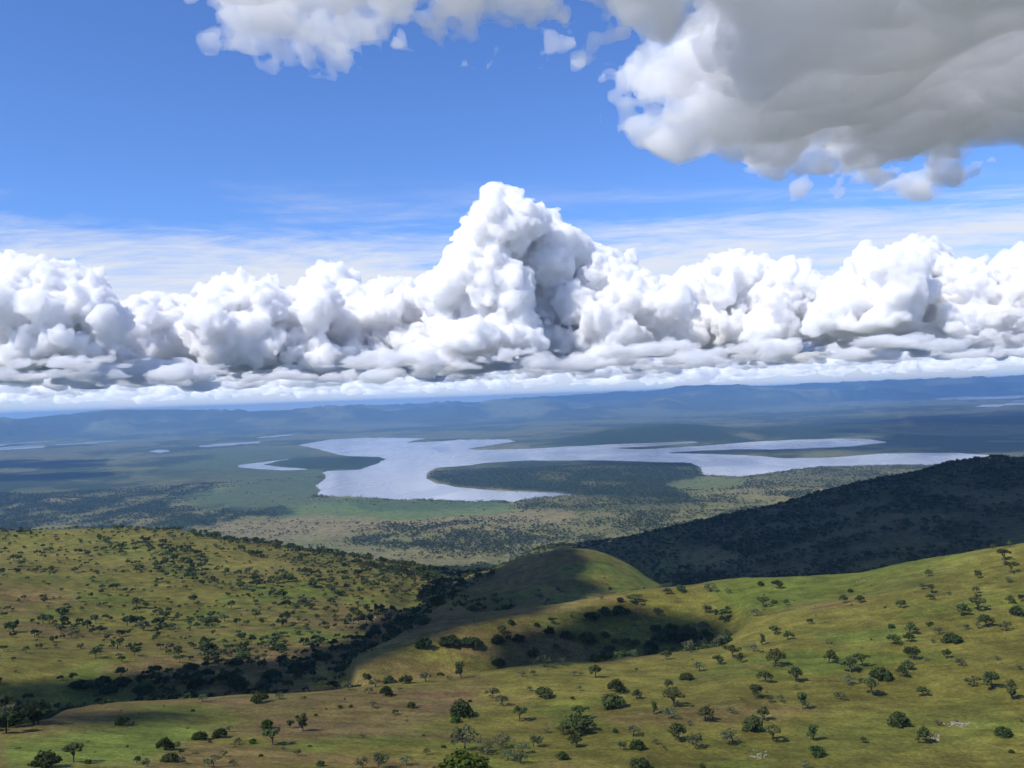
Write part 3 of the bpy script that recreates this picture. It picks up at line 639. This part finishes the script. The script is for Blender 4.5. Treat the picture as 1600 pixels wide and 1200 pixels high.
# ------------------------------------------------------------------ trees
rs = np.random.RandomState(21)
def tube(pts, rad, k=5):
    pts = np.array(pts, float); v, f = [], []
    for i, p in enumerate(pts):
        d = pts[min(i + 1, len(pts) - 1)] - pts[max(i - 1, 0)]; d /= np.linalg.norm(d) + 1e-9
        a = np.cross(d, [.3, 1, .1]); a /= np.linalg.norm(a); b = np.cross(d, a)
        for j in range(k):
            t = 2 * math.pi * j / k; v.append(p + rad[i] * (math.cos(t) * a + math.sin(t) * b))
    for i in range(len(pts) - 1):
        for j in range(k): f.append((i * k + j, i * k + (j + 1) % k, (i + 1) * k + (j + 1) % k, (i + 1) * k + j))
    return v, f
def leaves(centers, radii, n, size, flat=1.0):
    """n leaf sprays per clump, quads lying near the clump surface"""
    V = []
    for c, r in zip(centers, radii):
        d = rs.normal(size=(n, 3)); d /= np.linalg.norm(d, axis=1)[:, None]
        p = c + d * (r * rs.uniform(.45, 1.05, (n, 1)) ** .6) * [1, 1, flat]
        nrm = d * .7 + rs.normal(size=(n, 3)) * .6 + [0, 0, .35]; nrm /= np.linalg.norm(nrm, axis=1)[:, None]
        a = np.cross(nrm, rs.normal(size=(n, 3))); a /= np.linalg.norm(a, axis=1)[:, None]; b = np.cross(nrm, a)
        s = size * rs.uniform(.6, 1.35, (n, 1)); a = a * s; b = b * s * rs.uniform(.5, .9, (n, 1))
        V.append(np.stack([p - a, p - b * 1., p + a, p + b], 1))
    V = np.concatenate(V).reshape(-1, 3); return V, np.arange(len(V)).reshape(-1, 4)
def leaf_mat(name, c, var=.35):
    m = bpy.data.materials.new(name); m.use_nodes = True; m.node_tree.nodes.clear(); b = NB(m.node_tree)
    oi = b.new('ShaderNodeObjectInfo'); geo = b.new('ShaderNodeNewGeometry')
    v = b.math('MULTIPLY', b.ramp(oi.outputs['Random'], 0, 1, 1 - var, 1 + var, False), b.ramp(b.noise(geo.outputs['Position'], .9, 2, .6), .3, .7, .7, 1.3, False))
    h = b.new('ShaderNodeHueSaturation'); h.inputs['Color'].default_value = c4(*c); b.l.new(v, h.inputs['Value'])
    b.l.new(b.ramp(b.math('FRACT', b.math('MULTIPLY', oi.outputs['Random'], 7.3)), 0, 1, .475, .53, False), h.inputs['Hue'])
    d = b.new('ShaderNodeBsdfDiffuse'); t = b.new('ShaderNodeBsdfTranslucent'); mx = b.new('ShaderNodeMixShader'); mx.inputs[0].default_value = .28
    b.l.new(h.outputs[0], d.inputs[0]); b.l.new(h.outputs[0], t.inputs[0]); b.l.new(d.outputs[0], mx.inputs[1]); b.l.new(t.outputs[0], mx.inputs[2])
    o = b.new('ShaderNodeOutputMaterial'); b.l.new(mx.outputs[0], o.inputs[0]); return m
LM = dict(r=leaf_mat('acacia_leaves', (.080, .100, .036)), d=leaf_mat('dark_leaves', (.056, .078, .027)), f=leaf_mat('flat_acacia_leaves', (.084, .102, .036)),
          s=leaf_mat('grey_green_leaves', (.115, .130, .066)), b=leaf_mat('bright_leaves', (.062, .100, .018)), w=leaf_mat('brownish_twigs', (.10, .085, .055)), x=leaf_mat('distant_leaves', (.060, .082, .030), .45))
bark = bpy.data.materials.new('bark'); bark.use_nodes = True; b = NB(bark.node_tree); geo = b.new('ShaderNodeNewGeometry')
bs = bark.node_tree.nodes['Principled BSDF']; bs.inputs['Roughness'].default_value = .95
b.l.new(b.mix(b.ramp(b.noise(geo.outputs['Position'], 6, 4, .7), .35, .7), c4(.055, .042, .030), c4(.13, .105, .08)), bs.inputs['Base Color'])
def make_tree(kind):
    """trunk and crown meshes of one tree 6 m wide, foot at the origin"""
    H = dict(r=4.7, d=3.7, f=4.6, s=4.3, b=3.9, w=4., t=6.2)[kind]; cs, rr = [], []
    n = dict(r=15, d=22, f=15, s=13, b=20, w=12, t=13)[kind]
    for i in range(n):
        a = rs.uniform(0, 2 * math.pi); q = math.sqrt(rs.rand())
        if kind == 'f':
            r = rs.uniform(.55, .95); p = (2.45 * q * math.cos(a), 2.45 * q * math.sin(a), H - .75 - .5 * q + rs.uniform(-.25, .25))
        elif kind in 'db':
            r = rs.uniform(.7, 1.15); e = math.sqrt(max(0, 1 - q * q)); p = (2.2 * q * math.cos(a), 2.2 * q * math.sin(a), .55 + (H - 1.5) * e * rs.uniform(.45, 1.0))
        elif kind == 't':
            r = rs.uniform(.6, 1.); z = rs.uniform(.35, .95); p = (1.3 * q * math.cos(a), 1.3 * q * math.sin(a), H * z - .3)
        else:
            r = rs.uniform(.55, 1.05); e = math.sqrt(max(0, 1 - q * q)); p = (2.3 * q * math.cos(a), 2.3 * q * math.sin(a), H * .40 + (H * .60 - .9) * e * rs.uniform(.25, 1.0) + .1)
        cs.append(p); rr.append(r)
    cs = np.array(cs); rr = np.array(rr); cs[:, :2] += rs.normal(size=2) * .25
    nl = dict(r=46, d=52, f=50, s=26, b=52, w=18, t=48)[kind]
    V, Fc = leaves(cs, rr, nl, .30 if kind != 's' else .26, .62 if kind == 'f' else .85)
    V[:, 2] = np.maximum(V[:, 2], .08)
    crown = mesh_np('crown', V, Fc, False); crown.materials.append(LM['r' if kind == 't' else kind])
    tv, tf = [], []
    fork = H * (.22 if kind in 'db' else .32)
    def add(p, q):
        v, f = tube(p, q); o = len(tv); tv.extend(v); tf.extend([tuple(i + o for i in x) for x in f])
    add([(0, 0, -.5), (.05, .03, fork * .5), (.1, -.05, fork)], [.24, .19, .16])
    for i in rs.choice(n, 7, replace=False):
        c = cs[i]; m = np.array([c[0] * .45, c[1] * .45, fork + (c[2] - fork) * .55]); add([(.1, -.05, fork - .05), m, c], [.12, .08, .03])
    trunk = mesh_np('trunk', np.array(tv), tf); trunk.materials.append(bark)
    return trunk, crown
VAR = {k: [make_tree(k) for _ in range(n)] for k, n in (('r', 5), ('d', 5), ('f', 4), ('s', 4), ('b', 2), ('w', 2), ('t', 2))}
from mathutils.bvhtree import BVHTree
def grid_bvh(i0, i1):
    cols = np.arange(0, len(az_in)); n = i1 - i0 + 1; m = len(cols)
    v = np.stack([X[i0:i1 + 1, :m], Y[i0:i1 + 1, :m], ZZ[i0:i1 + 1, :m]], -1).reshape(-1, 3)
    i = np.arange(n - 1)[:, None] * m; a = i + np.arange(m - 1)[None]; q = np.stack([a, a + 1, a + 1 + m, a + m], -1).reshape(-1, 4)
    return BVHTree.FromPolygons(v.tolist(), q.tolist())
bvh = grid_bvh(cum[2], cum[13])
def ground_at(px, py):
    d = ray(px, py); hit = bvh.ray_cast(Vector((0, 0, CAMZ)), Vector(d), 6000)
    return hit[0]
LOOK = dict(r='rounded acacia', d='dark dense bush', f='flat-topped acacia', s='thin grey-green acacia', b='bright green bush', w='brownish half-bare bush', t='upright narrow acacia')
# trees one can tell apart: enlarged-picture coordinates of the foot, width and kind, by tile (origin, all enlarged three times)
T8 = '145,360,55r 65,345,35d 80,447,60f 133,430,35d 187,438,35r 50,488,58s 457,428,48r 531,425,45r 488,375,25d 725,450,48r 854,302,42r 826,362,36r 872,380,50f 865,412,38r 950,390,25s 1085,310,45r 1083,382,40r 1155,172,25r 1238,163,30r 1210,232,65f 1240,285,70f 1225,330,45s 1232,430,52r 1270,488,75d 1295,420,40r 1008,488,72r 1085,463,78f 1125,540,75r 1088,545,40s 1038,552,40s 1217,555,60s 135,575,55r 75,622,35t 195,598,52r 33,655,55s 678,545,35d 695,620,68r 765,575,72r 762,608,60r 905,572,48s 957,610,88d 872,612,30s 865,527,22d 138,722,92r 90,802,76r 232,797,82r 232,830,30s 388,710,80r 490,752,100r 545,725,75f 627,785,105d 478,810,75s 590,858,105f 780,690,78r 757,740,65r 735,775,68r 842,697,28s 942,685,52r 1005,722,50s 1068,815,72s 1155,828,92r 1178,695,32s 1245,880,62t 1280,742,40s 828,863,58r 440,882,58s 40,870,75r 120,893,50s 163,893,48s 265,925,58t 82,975,78r 35,1025,85r 125,1075,85f 315,1070,58t 325,1143,82d 720,1005,100d 845,1085,82r 900,1000,45w 1205,1048,78d 1290,985,25s 1245,1130,28d 275,1200,60s 980,985,22s 585,600,12d 650,450,12d'
T7 = '930,375,60s 790,372,50d 730,385,40r 685,485,60s 905,475,62s 1010,380,35s 415,412,30s 505,420,35d 580,425,80f 722,692,58r 965,715,55r 1035,683,80f 1072,705,35t 880,745,62s 818,787,65d 730,828,52r 757,870,62r 585,875,62r 492,845,90d 465,915,115d 505,918,60r 392,775,70r 290,768,35s 322,765,30s 45,770,40s 100,765,35s 82,840,35s 155,868,85d 318,840,35s 35,980,70f 665,945,42t 760,915,110f 740,970,75s 907,978,100r 830,1000,35s 1028,945,48s 325,970,80f 305,1040,130d 240,1040,70r 355,1025,70r 305,1100,80r 165,1035,40s 570,1050,75s 765,1067,100r 505,1115,65s 583,1113,75d 675,1090,40s 860,1108,90s 1035,1088,105s 1120,1025,100d 232,1158,62d 595,1200,100d 890,1198,30d 583,740,15d 485,1035,28b'
T6 = '610,862,70d 545,918,50s 725,918,42b 500,1058,38w 970,955,115d 940,985,50b 1005,890,20d 1110,870,75s 1155,908,65s 700,803,70d 795,795,60s 530,852,45s 675,840,30s 560,820,60s 435,835,60s 515,778,40d 625,800,60d 960,780,55t 905,788,35s 110,875,40s 45,845,60s 395,920,25d 445,915,22d 415,880,12d 330,925,12d 280,955,15d 980,1120,150s 1085,1135,80s 1150,1100,90s 1250,1130,80s 1180,1165,80s 1240,1178,70s 1300,1100,90s 1000,1222,235b 800,1135,45s 880,1105,25d 705,1185,65s 575,1195,110s 500,1200,70s 710,985,25w 785,1050,15d'
T5 = '205,1190,130d 345,1172,105f 410,1180,35d 572,1000,65d 775,1115,85d 830,1110,45s 795,1172,80d 640,1175,42r 855,1180,45s 695,1195,50s 935,1068,70d 1030,1058,70d 1075,1030,40s 1120,1090,45w 1187,1085,40b 1280,1092,90f 1252,1015,60b 1420,1028,62t 1395,965,22d 1480,955,18d 1395,1145,45w 1328,1115,20s 1225,1148,22b 1045,1145,42s 1000,1195,80s 1095,1190,45s 1505,1190,45d 1215,895,80d 1310,878,40s 985,1080,20d 905,935,20d 1240,845,70s 950,888,50s'
SPUR6 = '785,635,80d 908,620,105d 1010,625,105d 1140,612,72d 1235,608,65d 1375,570,60d 1390,525,40f 1315,535,30d 1195,525,35d 1305,675,65d 1135,725,70d 1405,635,30d 1450,590,60d'
SPUR7 = '345,605,80d 380,620,50d 435,585,40d 480,610,30d 575,625,50d 690,600,90d 740,605,90d 800,612,80d 860,614,90d 905,602,70d 680,560,60d 740,565,70d 830,580,80d 370,500,80d 430,478,60d 500,482,70d 540,475,40d 455,655,60d 265,592,50d 840,658,80s 900,640,70s 965,635,70s 150,728,80s 240,718,50s 310,705,60s 385,700,60d 440,695,60d 1010,585,50s 575,540,30s 640,668,60s 570,678,50s'
spots = []
for txt, ox, oy, zone in ((T8, 1166, 800, 'near slope'), (T7, 800, 800, 'near slope'), (T6, 400, 800, 'near slope'), (T5, 0, 800, 'near slope'), (SPUR6, 400, 800, 'shaded spur'), (SPUR7, 800, 800, 'shaded spur')):
    for t in txt.split():
        x, y, w = t[:-1].split(','); spots.append((ox + float(x) / 3, oy + float(y) / 3, float(w) / 3, t[-1], zone))
def band(px, py, zone):
    if zone == 'shaded spur': return 'in the shaded gully' if px > 925 else 'on the grassy spur'
    h = (py - (848 + (1600 - px) * .19)) if px > 1000 else (py - 1040) * 1.1
    return 'along the skyline of the near slope' if h < 22 else 'on the upper near slope' if h < 75 else 'on the middle near slope' if h < 150 else 'low on the near slope' if py < 1165 else 'at the bottom edge'
ORD = ['', 'second', 'third', 'fourth', 'fifth', 'sixth', 'seventh', 'eighth', 'ninth', 'tenth', 'eleventh', 'twelfth', 'thirteenth', 'fourteenth', 'fifteenth', 'sixteenth', 'seventeenth', 'eighteenth', 'nineteenth', 'twentieth']
placed = []
for px, py, w, k, zone in spots:
    g = ground_at(px, py)
    if g is None: continue
    dist = (g - Vector((0, 0, CAMZ))).dot(fwd); placed.append([px, py, w, k, zone, g, 1.12 * w * dist / F])
groups = {}
for p in placed:
    size = 'large' if p[2] > 27 else 'small' if p[2] < 15 else 'medium'
    p.append(size); groups.setdefault((size, p[3], band(p[0], p[1], p[4])), []).append(p)
def tree_object(loc, width, kind, label, group, k=None):
    kk = kind if kind in VAR else 'r'; tr, cr = VAR[kk][rs.randint(len(VAR[kk]))]
    e = link(bpy.data.objects.new({'r': 'acacia_tree', 'f': 'acacia_tree', 's': 'acacia_tree', 't': 'acacia_tree'}.get(kk, 'bush'), None)); s = width / (6. if kk != 't' else 4.4)
    e.location = loc; e.scale = (s, s, s * rs.uniform(.85, 1.12) * (.62 if s > 1.6 else 1)); e.rotation_euler = (0, 0, rs.uniform(0, 6.28)); e.empty_display_size = .1
    tag(e, label, 'tree' if kk in 'rfst' else 'bush', group)
    for n, me in (('trunk', tr), ('crown', cr)):
        o = link(bpy.data.objects.new(n, me)); o.parent = e
    return e
for (size, k, bnd), L in groups.items():
    L.sort(key=lambda p: p[0]); n = len(L)
    for i, p in enumerate(L):
        if n == 1: lab = 'the only %s %s %s' % (size, LOOK[k], bnd)
        elif i == 0: lab = 'leftmost %s %s %s' % (size, LOOK[k], bnd)
        elif i == n - 1: lab = 'rightmost %s %s %s' % (size, LOOK[k], bnd)
        else: lab = '%s %s %s from the left %s' % (ORD[i] if i < 20 else 'next', size, LOOK[k], bnd)
        tree_object(p[5], p[6], k, lab, 'acacias and bushes scattered over the ' + p[4])
NIND = len(placed)

# scatter of the others over the hills and the plain
inp = lambda poly, soft=4: sstep(-soft, soft, poly_sdf(PX, PY, poly))
D = np.zeros_like(X); rl = RLf
nz = fbm(X, Y, 55, 4, 200); nz2 = fbm(X, Y, 260, 3, 210)
left = (rl > 8) & (rl < 12.6) & (PX < 900)
lh = left & ((PX < 700) | (rl < 8.6))
D = np.where(left & (PX < 720), 62 * np.clip(1 + 1.5 * nz, .2, 3), D)
D = np.where(left & (rl > 10.6), 90 * np.clip(1 + nz, .3, 2), D)
chill = (rl > 8) & (rl < 11.2) & (PX > 700) & (PX < 1045)
D = np.where(chill, 1.2, D)
D = np.maximum(D, (rl > 7.2) * (rl < 10) * inp([(630, 960), (700, 925), (760, 935), (830, 925), (900, 930), (1010, 925), (1060, 915), (1050, 935), (900, 960), (760, 990), (600, 1040)], 8) * 80 * np.clip(.6 + 2 * nz, 0, 2))
dk = (rl > 8.4) & (rl < 13) & (PX > 1050)
D = np.where(dk, 150 * np.clip(.7 + 2.4 * nz + 1.2 * nz2, .06, 2.3), D)
D = np.where(dk, D * (1 - .95 * inp([(1000, 872), (1060, 845), (1160, 868), (1120, 884), (1060, 892)], 6)), D)
D = np.maximum(D, (rl > 10.9) * (rl < 13) * (PX > 860) * (PX < 1060) * 120)
for poly, d in (([(295, 838), (420, 838), (540, 862), (645, 884), (705, 900), (690, 914), (600, 894), (520, 876), (420, 858), (300, 846)], 260),
                ([(425, 868), (500, 866), (580, 905), (700, 918), (690, 948), (600, 935), (500, 925), (430, 930), (420, 895)], 110),
                ([(-200, 1075), (0, 1068), (150, 1062), (330, 1040), (480, 1028), (560, 1000), (640, 955), (690, 900), (760, 875), (775, 900), (720, 930), (655, 990), (570, 1045), (480, 1072), (300, 1100), (-200, 1115)], 170),
                ([(310, 1010), (350, 1005), (360, 1045), (315, 1045)], 200), ([(210, 850), (280, 855), (270, 880), (200, 878)], 120)):
    D = np.maximum(D, inp(poly, 5) * d * (rl > 5.6) * (rl < 13) * np.clip(.8 + 1.3 * nz, .25, 1.8))
D = np.where((rl > 5.2) & (rl < 7.6) & (PX < 560) & (Y > 20), np.maximum(D, 150 * np.clip(.9 + nz, .3, 2)), D)
D = np.maximum(D, (rl > 5.15) * (rl < 6.4) * (PX > 930) * (PX < 1140) * 160)
D = np.maximum(D, inp([(-150, 1118), (60, 1112), (85, 1125), (40, 1145), (-150, 1165)], 2) * 420 * (rl < 6))
pn = sstep(12.8, 13.1, rl) * (rl < 15.7) * (RR < 6300)
savd = 46 * np.clip(.55 + 2.2 * fbm(X, Y, 180, 4, 220) + 1.2 * nz, .03, 2.6)
for poly, f in (([(540, 835), (640, 815), (760, 812), (900, 830), (980, 850), (900, 870), (700, 860), (560, 860)], 2.4), ([(1000, 790), (1480, 735), (1480, 760), (1100, 830), (960, 850)], 1.8), ([(300, 800), (900, 795), (900, 812), (560, 822), (330, 835)], .18), ([(-200, 820), (330, 822), (330, 840), (-200, 840)], 1.6)):
    savd = savd * (1 + (f - 1) * inp(poly, 6))
D = np.where(pn > 0, savd, D)
D = np.where(pn > 0, np.maximum(D, np.clip(wood_shade, 0, 1) * 75 * np.clip(1 + .8 * nz, .3, 2)), D)
D = np.where((pn > 0), D * (1 - .97 * np.clip(swamp + inp([(1040, 755), (1100, 745), (1165, 748), (1160, 757), (1120, 766), (1060, 764)], 3) + inp([(430, 791), (800, 783), (810, 800), (640, 815), (440, 815)], 3), 0, 1)), D)
D = np.where((pn > 0) & (sdf > -25), 0, D)
D = np.where((pn > 0) & (sdf > -90) & (sdf < -25) & (PX > 660), np.maximum(D, 60), D)
out = (rl > 2) & (rl < 8) & ((PX < -25) | (PX > 1625))
D = np.where(out, np.maximum(D, 9), D); nearin = (rl > 3) & (rl < 8) & (PX >= -25) & (PX <= 1625); D = np.where(nearin, np.maximum(D, 4), D)
D = np.where((PX > -400) & (PX < 2000) & (RR > 20), D, 0)
def scatter(D, i0=0, i1=None):
    A0 = np.stack([X, Y, ZZ], -1)[:, :len(az_in)]
    p00, p01, p10, p11 = A0[:-1, :-1], A0[:-1, 1:], A0[1:, :-1], A0[1:, 1:]
    area = np.abs((p11[..., 0] - p00[..., 0]) * (p10[..., 1] - p01[..., 1]) - (p11[..., 1] - p00[..., 1]) * (p10[..., 0] - p01[..., 0])) / 2
    lam = D[:-1, :len(az_in) - 1] * area / 1e4; n = rs.poisson(lam); idx = np.repeat(np.arange(n.size), n.ravel())
    u, v = rs.rand(len(idx), 1), rs.rand(len(idx), 1); g = lambda P: P.reshape(-1, 3)[idx]
    return (g(p00) * (1 - u) + g(p01) * u) * (1 - v) + (g(p10) * (1 - u) + g(p11) * u) * v, idx
P, idx = scatter(D)
rli = np.repeat(RL, len(az_in) - 1, 1)[:-1].ravel()[idx]; dens = D[:-1, :len(az_in) - 1].ravel()[idx]
W = rs.lognormal(0, .38, len(P)) * np.where(rli < 12.9, 3.7, 6.2); W = np.where((dens > 70) & (rli < 12.9), W * 1.45, W); W = np.clip(W, 1.3, 11); W = np.where((rli < 8) & (dens < 5), W * .55, W)
W = np.where(rli > 12.9, W * 1.15, W)
ppx, ppy = to_pix(P)
app = W / np.linalg.norm(P - [0, 0, CAMZ], axis=1)
cand = np.where((rli > 5) & (rli < 11) & (ppx > 0) & (ppx < 1600) & (ppy < 1200) & (ppy > 0))[0]
keep = []
for i in cand[np.argsort(-app[cand])]:        # those that are really seen and show largest
    if len(keep) >= 300 - NIND: break
    d = Vector(P[i]) + Vector((0, 0, 2.)) - Vector((0, 0, CAMZ)); hit = bvh.ray_cast(Vector((0, 0, CAMZ)), d.normalized(), d.length - 4)
    if hit[0] is None: keep.append(i)
keep = np.array(keep, int)
for i in keep:
    k = 'd' if dens[i] > 60 else rs.choice(['r', 'r', 'd', 's', 'f']); hill = ppx[i] > 650
    tree_object(Vector(P[i]), W[i], k, ('dark bush in the shaded valley between the hills' if dens[i] > 60 else 'lone tree on the flank of the round central hill' if hill else 'small tree among many on the sunlit left hill'),
                'trees of the shaded valley' if dens[i] > 60 else 'trees on the central hill' if hill else 'trees scattered over the left hill')
m = np.ones(len(P), bool); m[keep] = False; P, W, rli, dens = P[m], W[m], rli[m], dens[m]
# low-detail trees for the many small ones
lod_col = bpy.data.collections.new('small_tree_shapes')
def lod(i, n, leafn, size, fl, mat, hgt):
    cs = []; 
    for k in range(n):
        a = rs.uniform(0, 6.28); q = math.sqrt(rs.rand()) * .85; cs.append((2.3 * q * math.cos(a), 2.3 * q * math.sin(a), hgt * (.45 + .42 * math.sqrt(1 - q * q) * rs.uniform(.6, 1))))
    V, Fc = leaves(np.array(cs), np.full(n, .95), leafn, size, fl); V[:, 2] = np.maximum(V[:, 2], 0)
    tv, tf = tube([(0, 0, -.6), (0, 0, hgt * .5)], [.2, .12], 4)
    Fc = np.concatenate([Fc, np.array(tf) + len(V)]); V = np.concatenate([V, np.array(tv)])
    me = mesh_np('small_tree', V, Fc, False); me.materials.append(mat); lod_col.objects.link(bpy.data.objects.new('small_tree.%02d' % i, me))
for i in range(8):
    lod(i, 8, 13, .62, .9 if i % 2 else .65, LM['x'] if i < 2 else LM['d'] if i < 6 else LM['s'] if i < 7 else LM['r'], 4.4 if i % 3 else 3.6)
def plants(name, P, W, label, col): return scatter_object(name, P, np.repeat((W / 6.)[:, None], 3, 1), rs.uniform(0, 6.28, len(P)), label, col)
hm_ = rli < 12.9
plants('hill_trees', P[hm_], W[hm_], 'small trees and thickets over the left hill, valley and dark hill', lod_col)
plants('plain_trees', P[~hm_], W[~hm_], 'countless small trees dotting the plain near the lake', lod_col)
print('trees', len(P), 'individual', NIND, len(keep))
# low shrubs and tufts between the trees of the near slopes
sh_col = bpy.data.collections.new('shrub_shapes')
for i in range(5):
    V, Fc = leaves(rs.normal(size=(5, 3)) * [1.6, 1.6, .3] + [0, 0, .8], np.full(5, 1.3), 9, .75, .6); V[:, 2] = np.maximum(V[:, 2], 0)
    me = mesh_np('shrub', V, Fc, False); me.materials.append([LM['d'], LM['s'], LM['b'], LM['w'], LM['r']][i]); sh_col.objects.link(bpy.data.objects.new('shrub.%02d' % i, me))
D2 = np.where((rl > 2.8) & (rl < 8) & (PX > -200) & (PX < 1800), 26 * np.clip(.6 + 1.8 * nz + 1.5 * nC, .05, 3), 0); D2 = np.where((rl >= 8) & (rl < 10.8) & (PX > -100) & (PX < 1050), 38 * np.clip(.6 + 1.4 * nz, .1, 2), D2)
P2, _ = scatter(D2); W2 = rs.lognormal(-.1, .4, len(P2)) * .95
plants('low_shrubs', P2, W2, 'low shrubs and herb tufts sprinkled over the grass', sh_col)
print('shrubs', len(P2))

# ------------------------------------------------------------------ pale rocks among the grass
rock_mat = bpy.data.materials.new('pale_rock'); rock_mat.use_nodes = True; b = NB(rock_mat.node_tree); geo = b.new('ShaderNodeNewGeometry'); bs = rock_mat.node_tree.nodes['Principled BSDF']; bs.inputs['Roughness'].default_value = .9
b.l.new(b.mix(b.ramp(b.noise(geo.outputs['Position'], 2.5, 4, .7), .3, .7), c4(.16, .135, .10), c4(.30, .265, .215)), bs.inputs['Base Color'])
import bmesh
def rock_mesh():
    bm = bmesh.new(); bmesh.ops.create_icosphere(bm, subdivisions=2, radius=1)
    o = rs.rand(3) * 50
    for v in bm.verts:
        n = vnoise(np.array([v.co.x * 1.4 + o[0]]), np.array([v.co.y * 1.4 + v.co.z * 1.9 + o[1]]), 9)[0]; v.co *= 1 + .38 * n; v.co.z *= .55
    me = bpy.data.meshes.new('rock'); bm.to_mesh(me); bm.free(); me.materials.append(rock_mat); return me
RM = [rock_mesh() for _ in range(5)]
def rocks(cx, cy, sx, sy, n, s0, s1, lab, grp):
    for _ in range(n):
        g = ground_at(cx + rs.normal() * sx, cy + rs.normal() * sy)
        if g is None: continue
        o = link(bpy.data.objects.new('rock', RM[rs.randint(5)])); s = rs.uniform(s0, s1); o.location = g + Vector((0, 0, s * .12)); o.scale = (s * rs.uniform(.8, 1.5), s, s * rs.uniform(.6, 1.1)); o.rotation_euler = (0, 0, rs.uniform(0, 6.28))
        tag(o, lab, 'rock', grp)
rocks(1495, 1131, 13, 2.6, 42, .14, .42, 'pale stone in the long outcrop beside the brownish bush on the right', 'stones of the long pale outcrop')
rocks(1462, 1150, 5, 3, 12, .12, .4, 'pale stone right beside the rounded bush below the long outcrop', 'stones beside the rounded bush')
rocks(1184, 1180, 9, 4, 22, .12, .34, 'pale stone in the patch near the lower right of the slope', 'stones of the small lower patch')
rocks(1345, 907, 7, 1.0, 10, .2, .5, 'pale stone in the bare patch near the skyline', 'stones of the bare skyline patch')
rocks(570, 968, 12, 2.0, 16, .5, 1.2, 'pale stone at the foot of the left hill thickets', 'stones at the foot of the left hill')
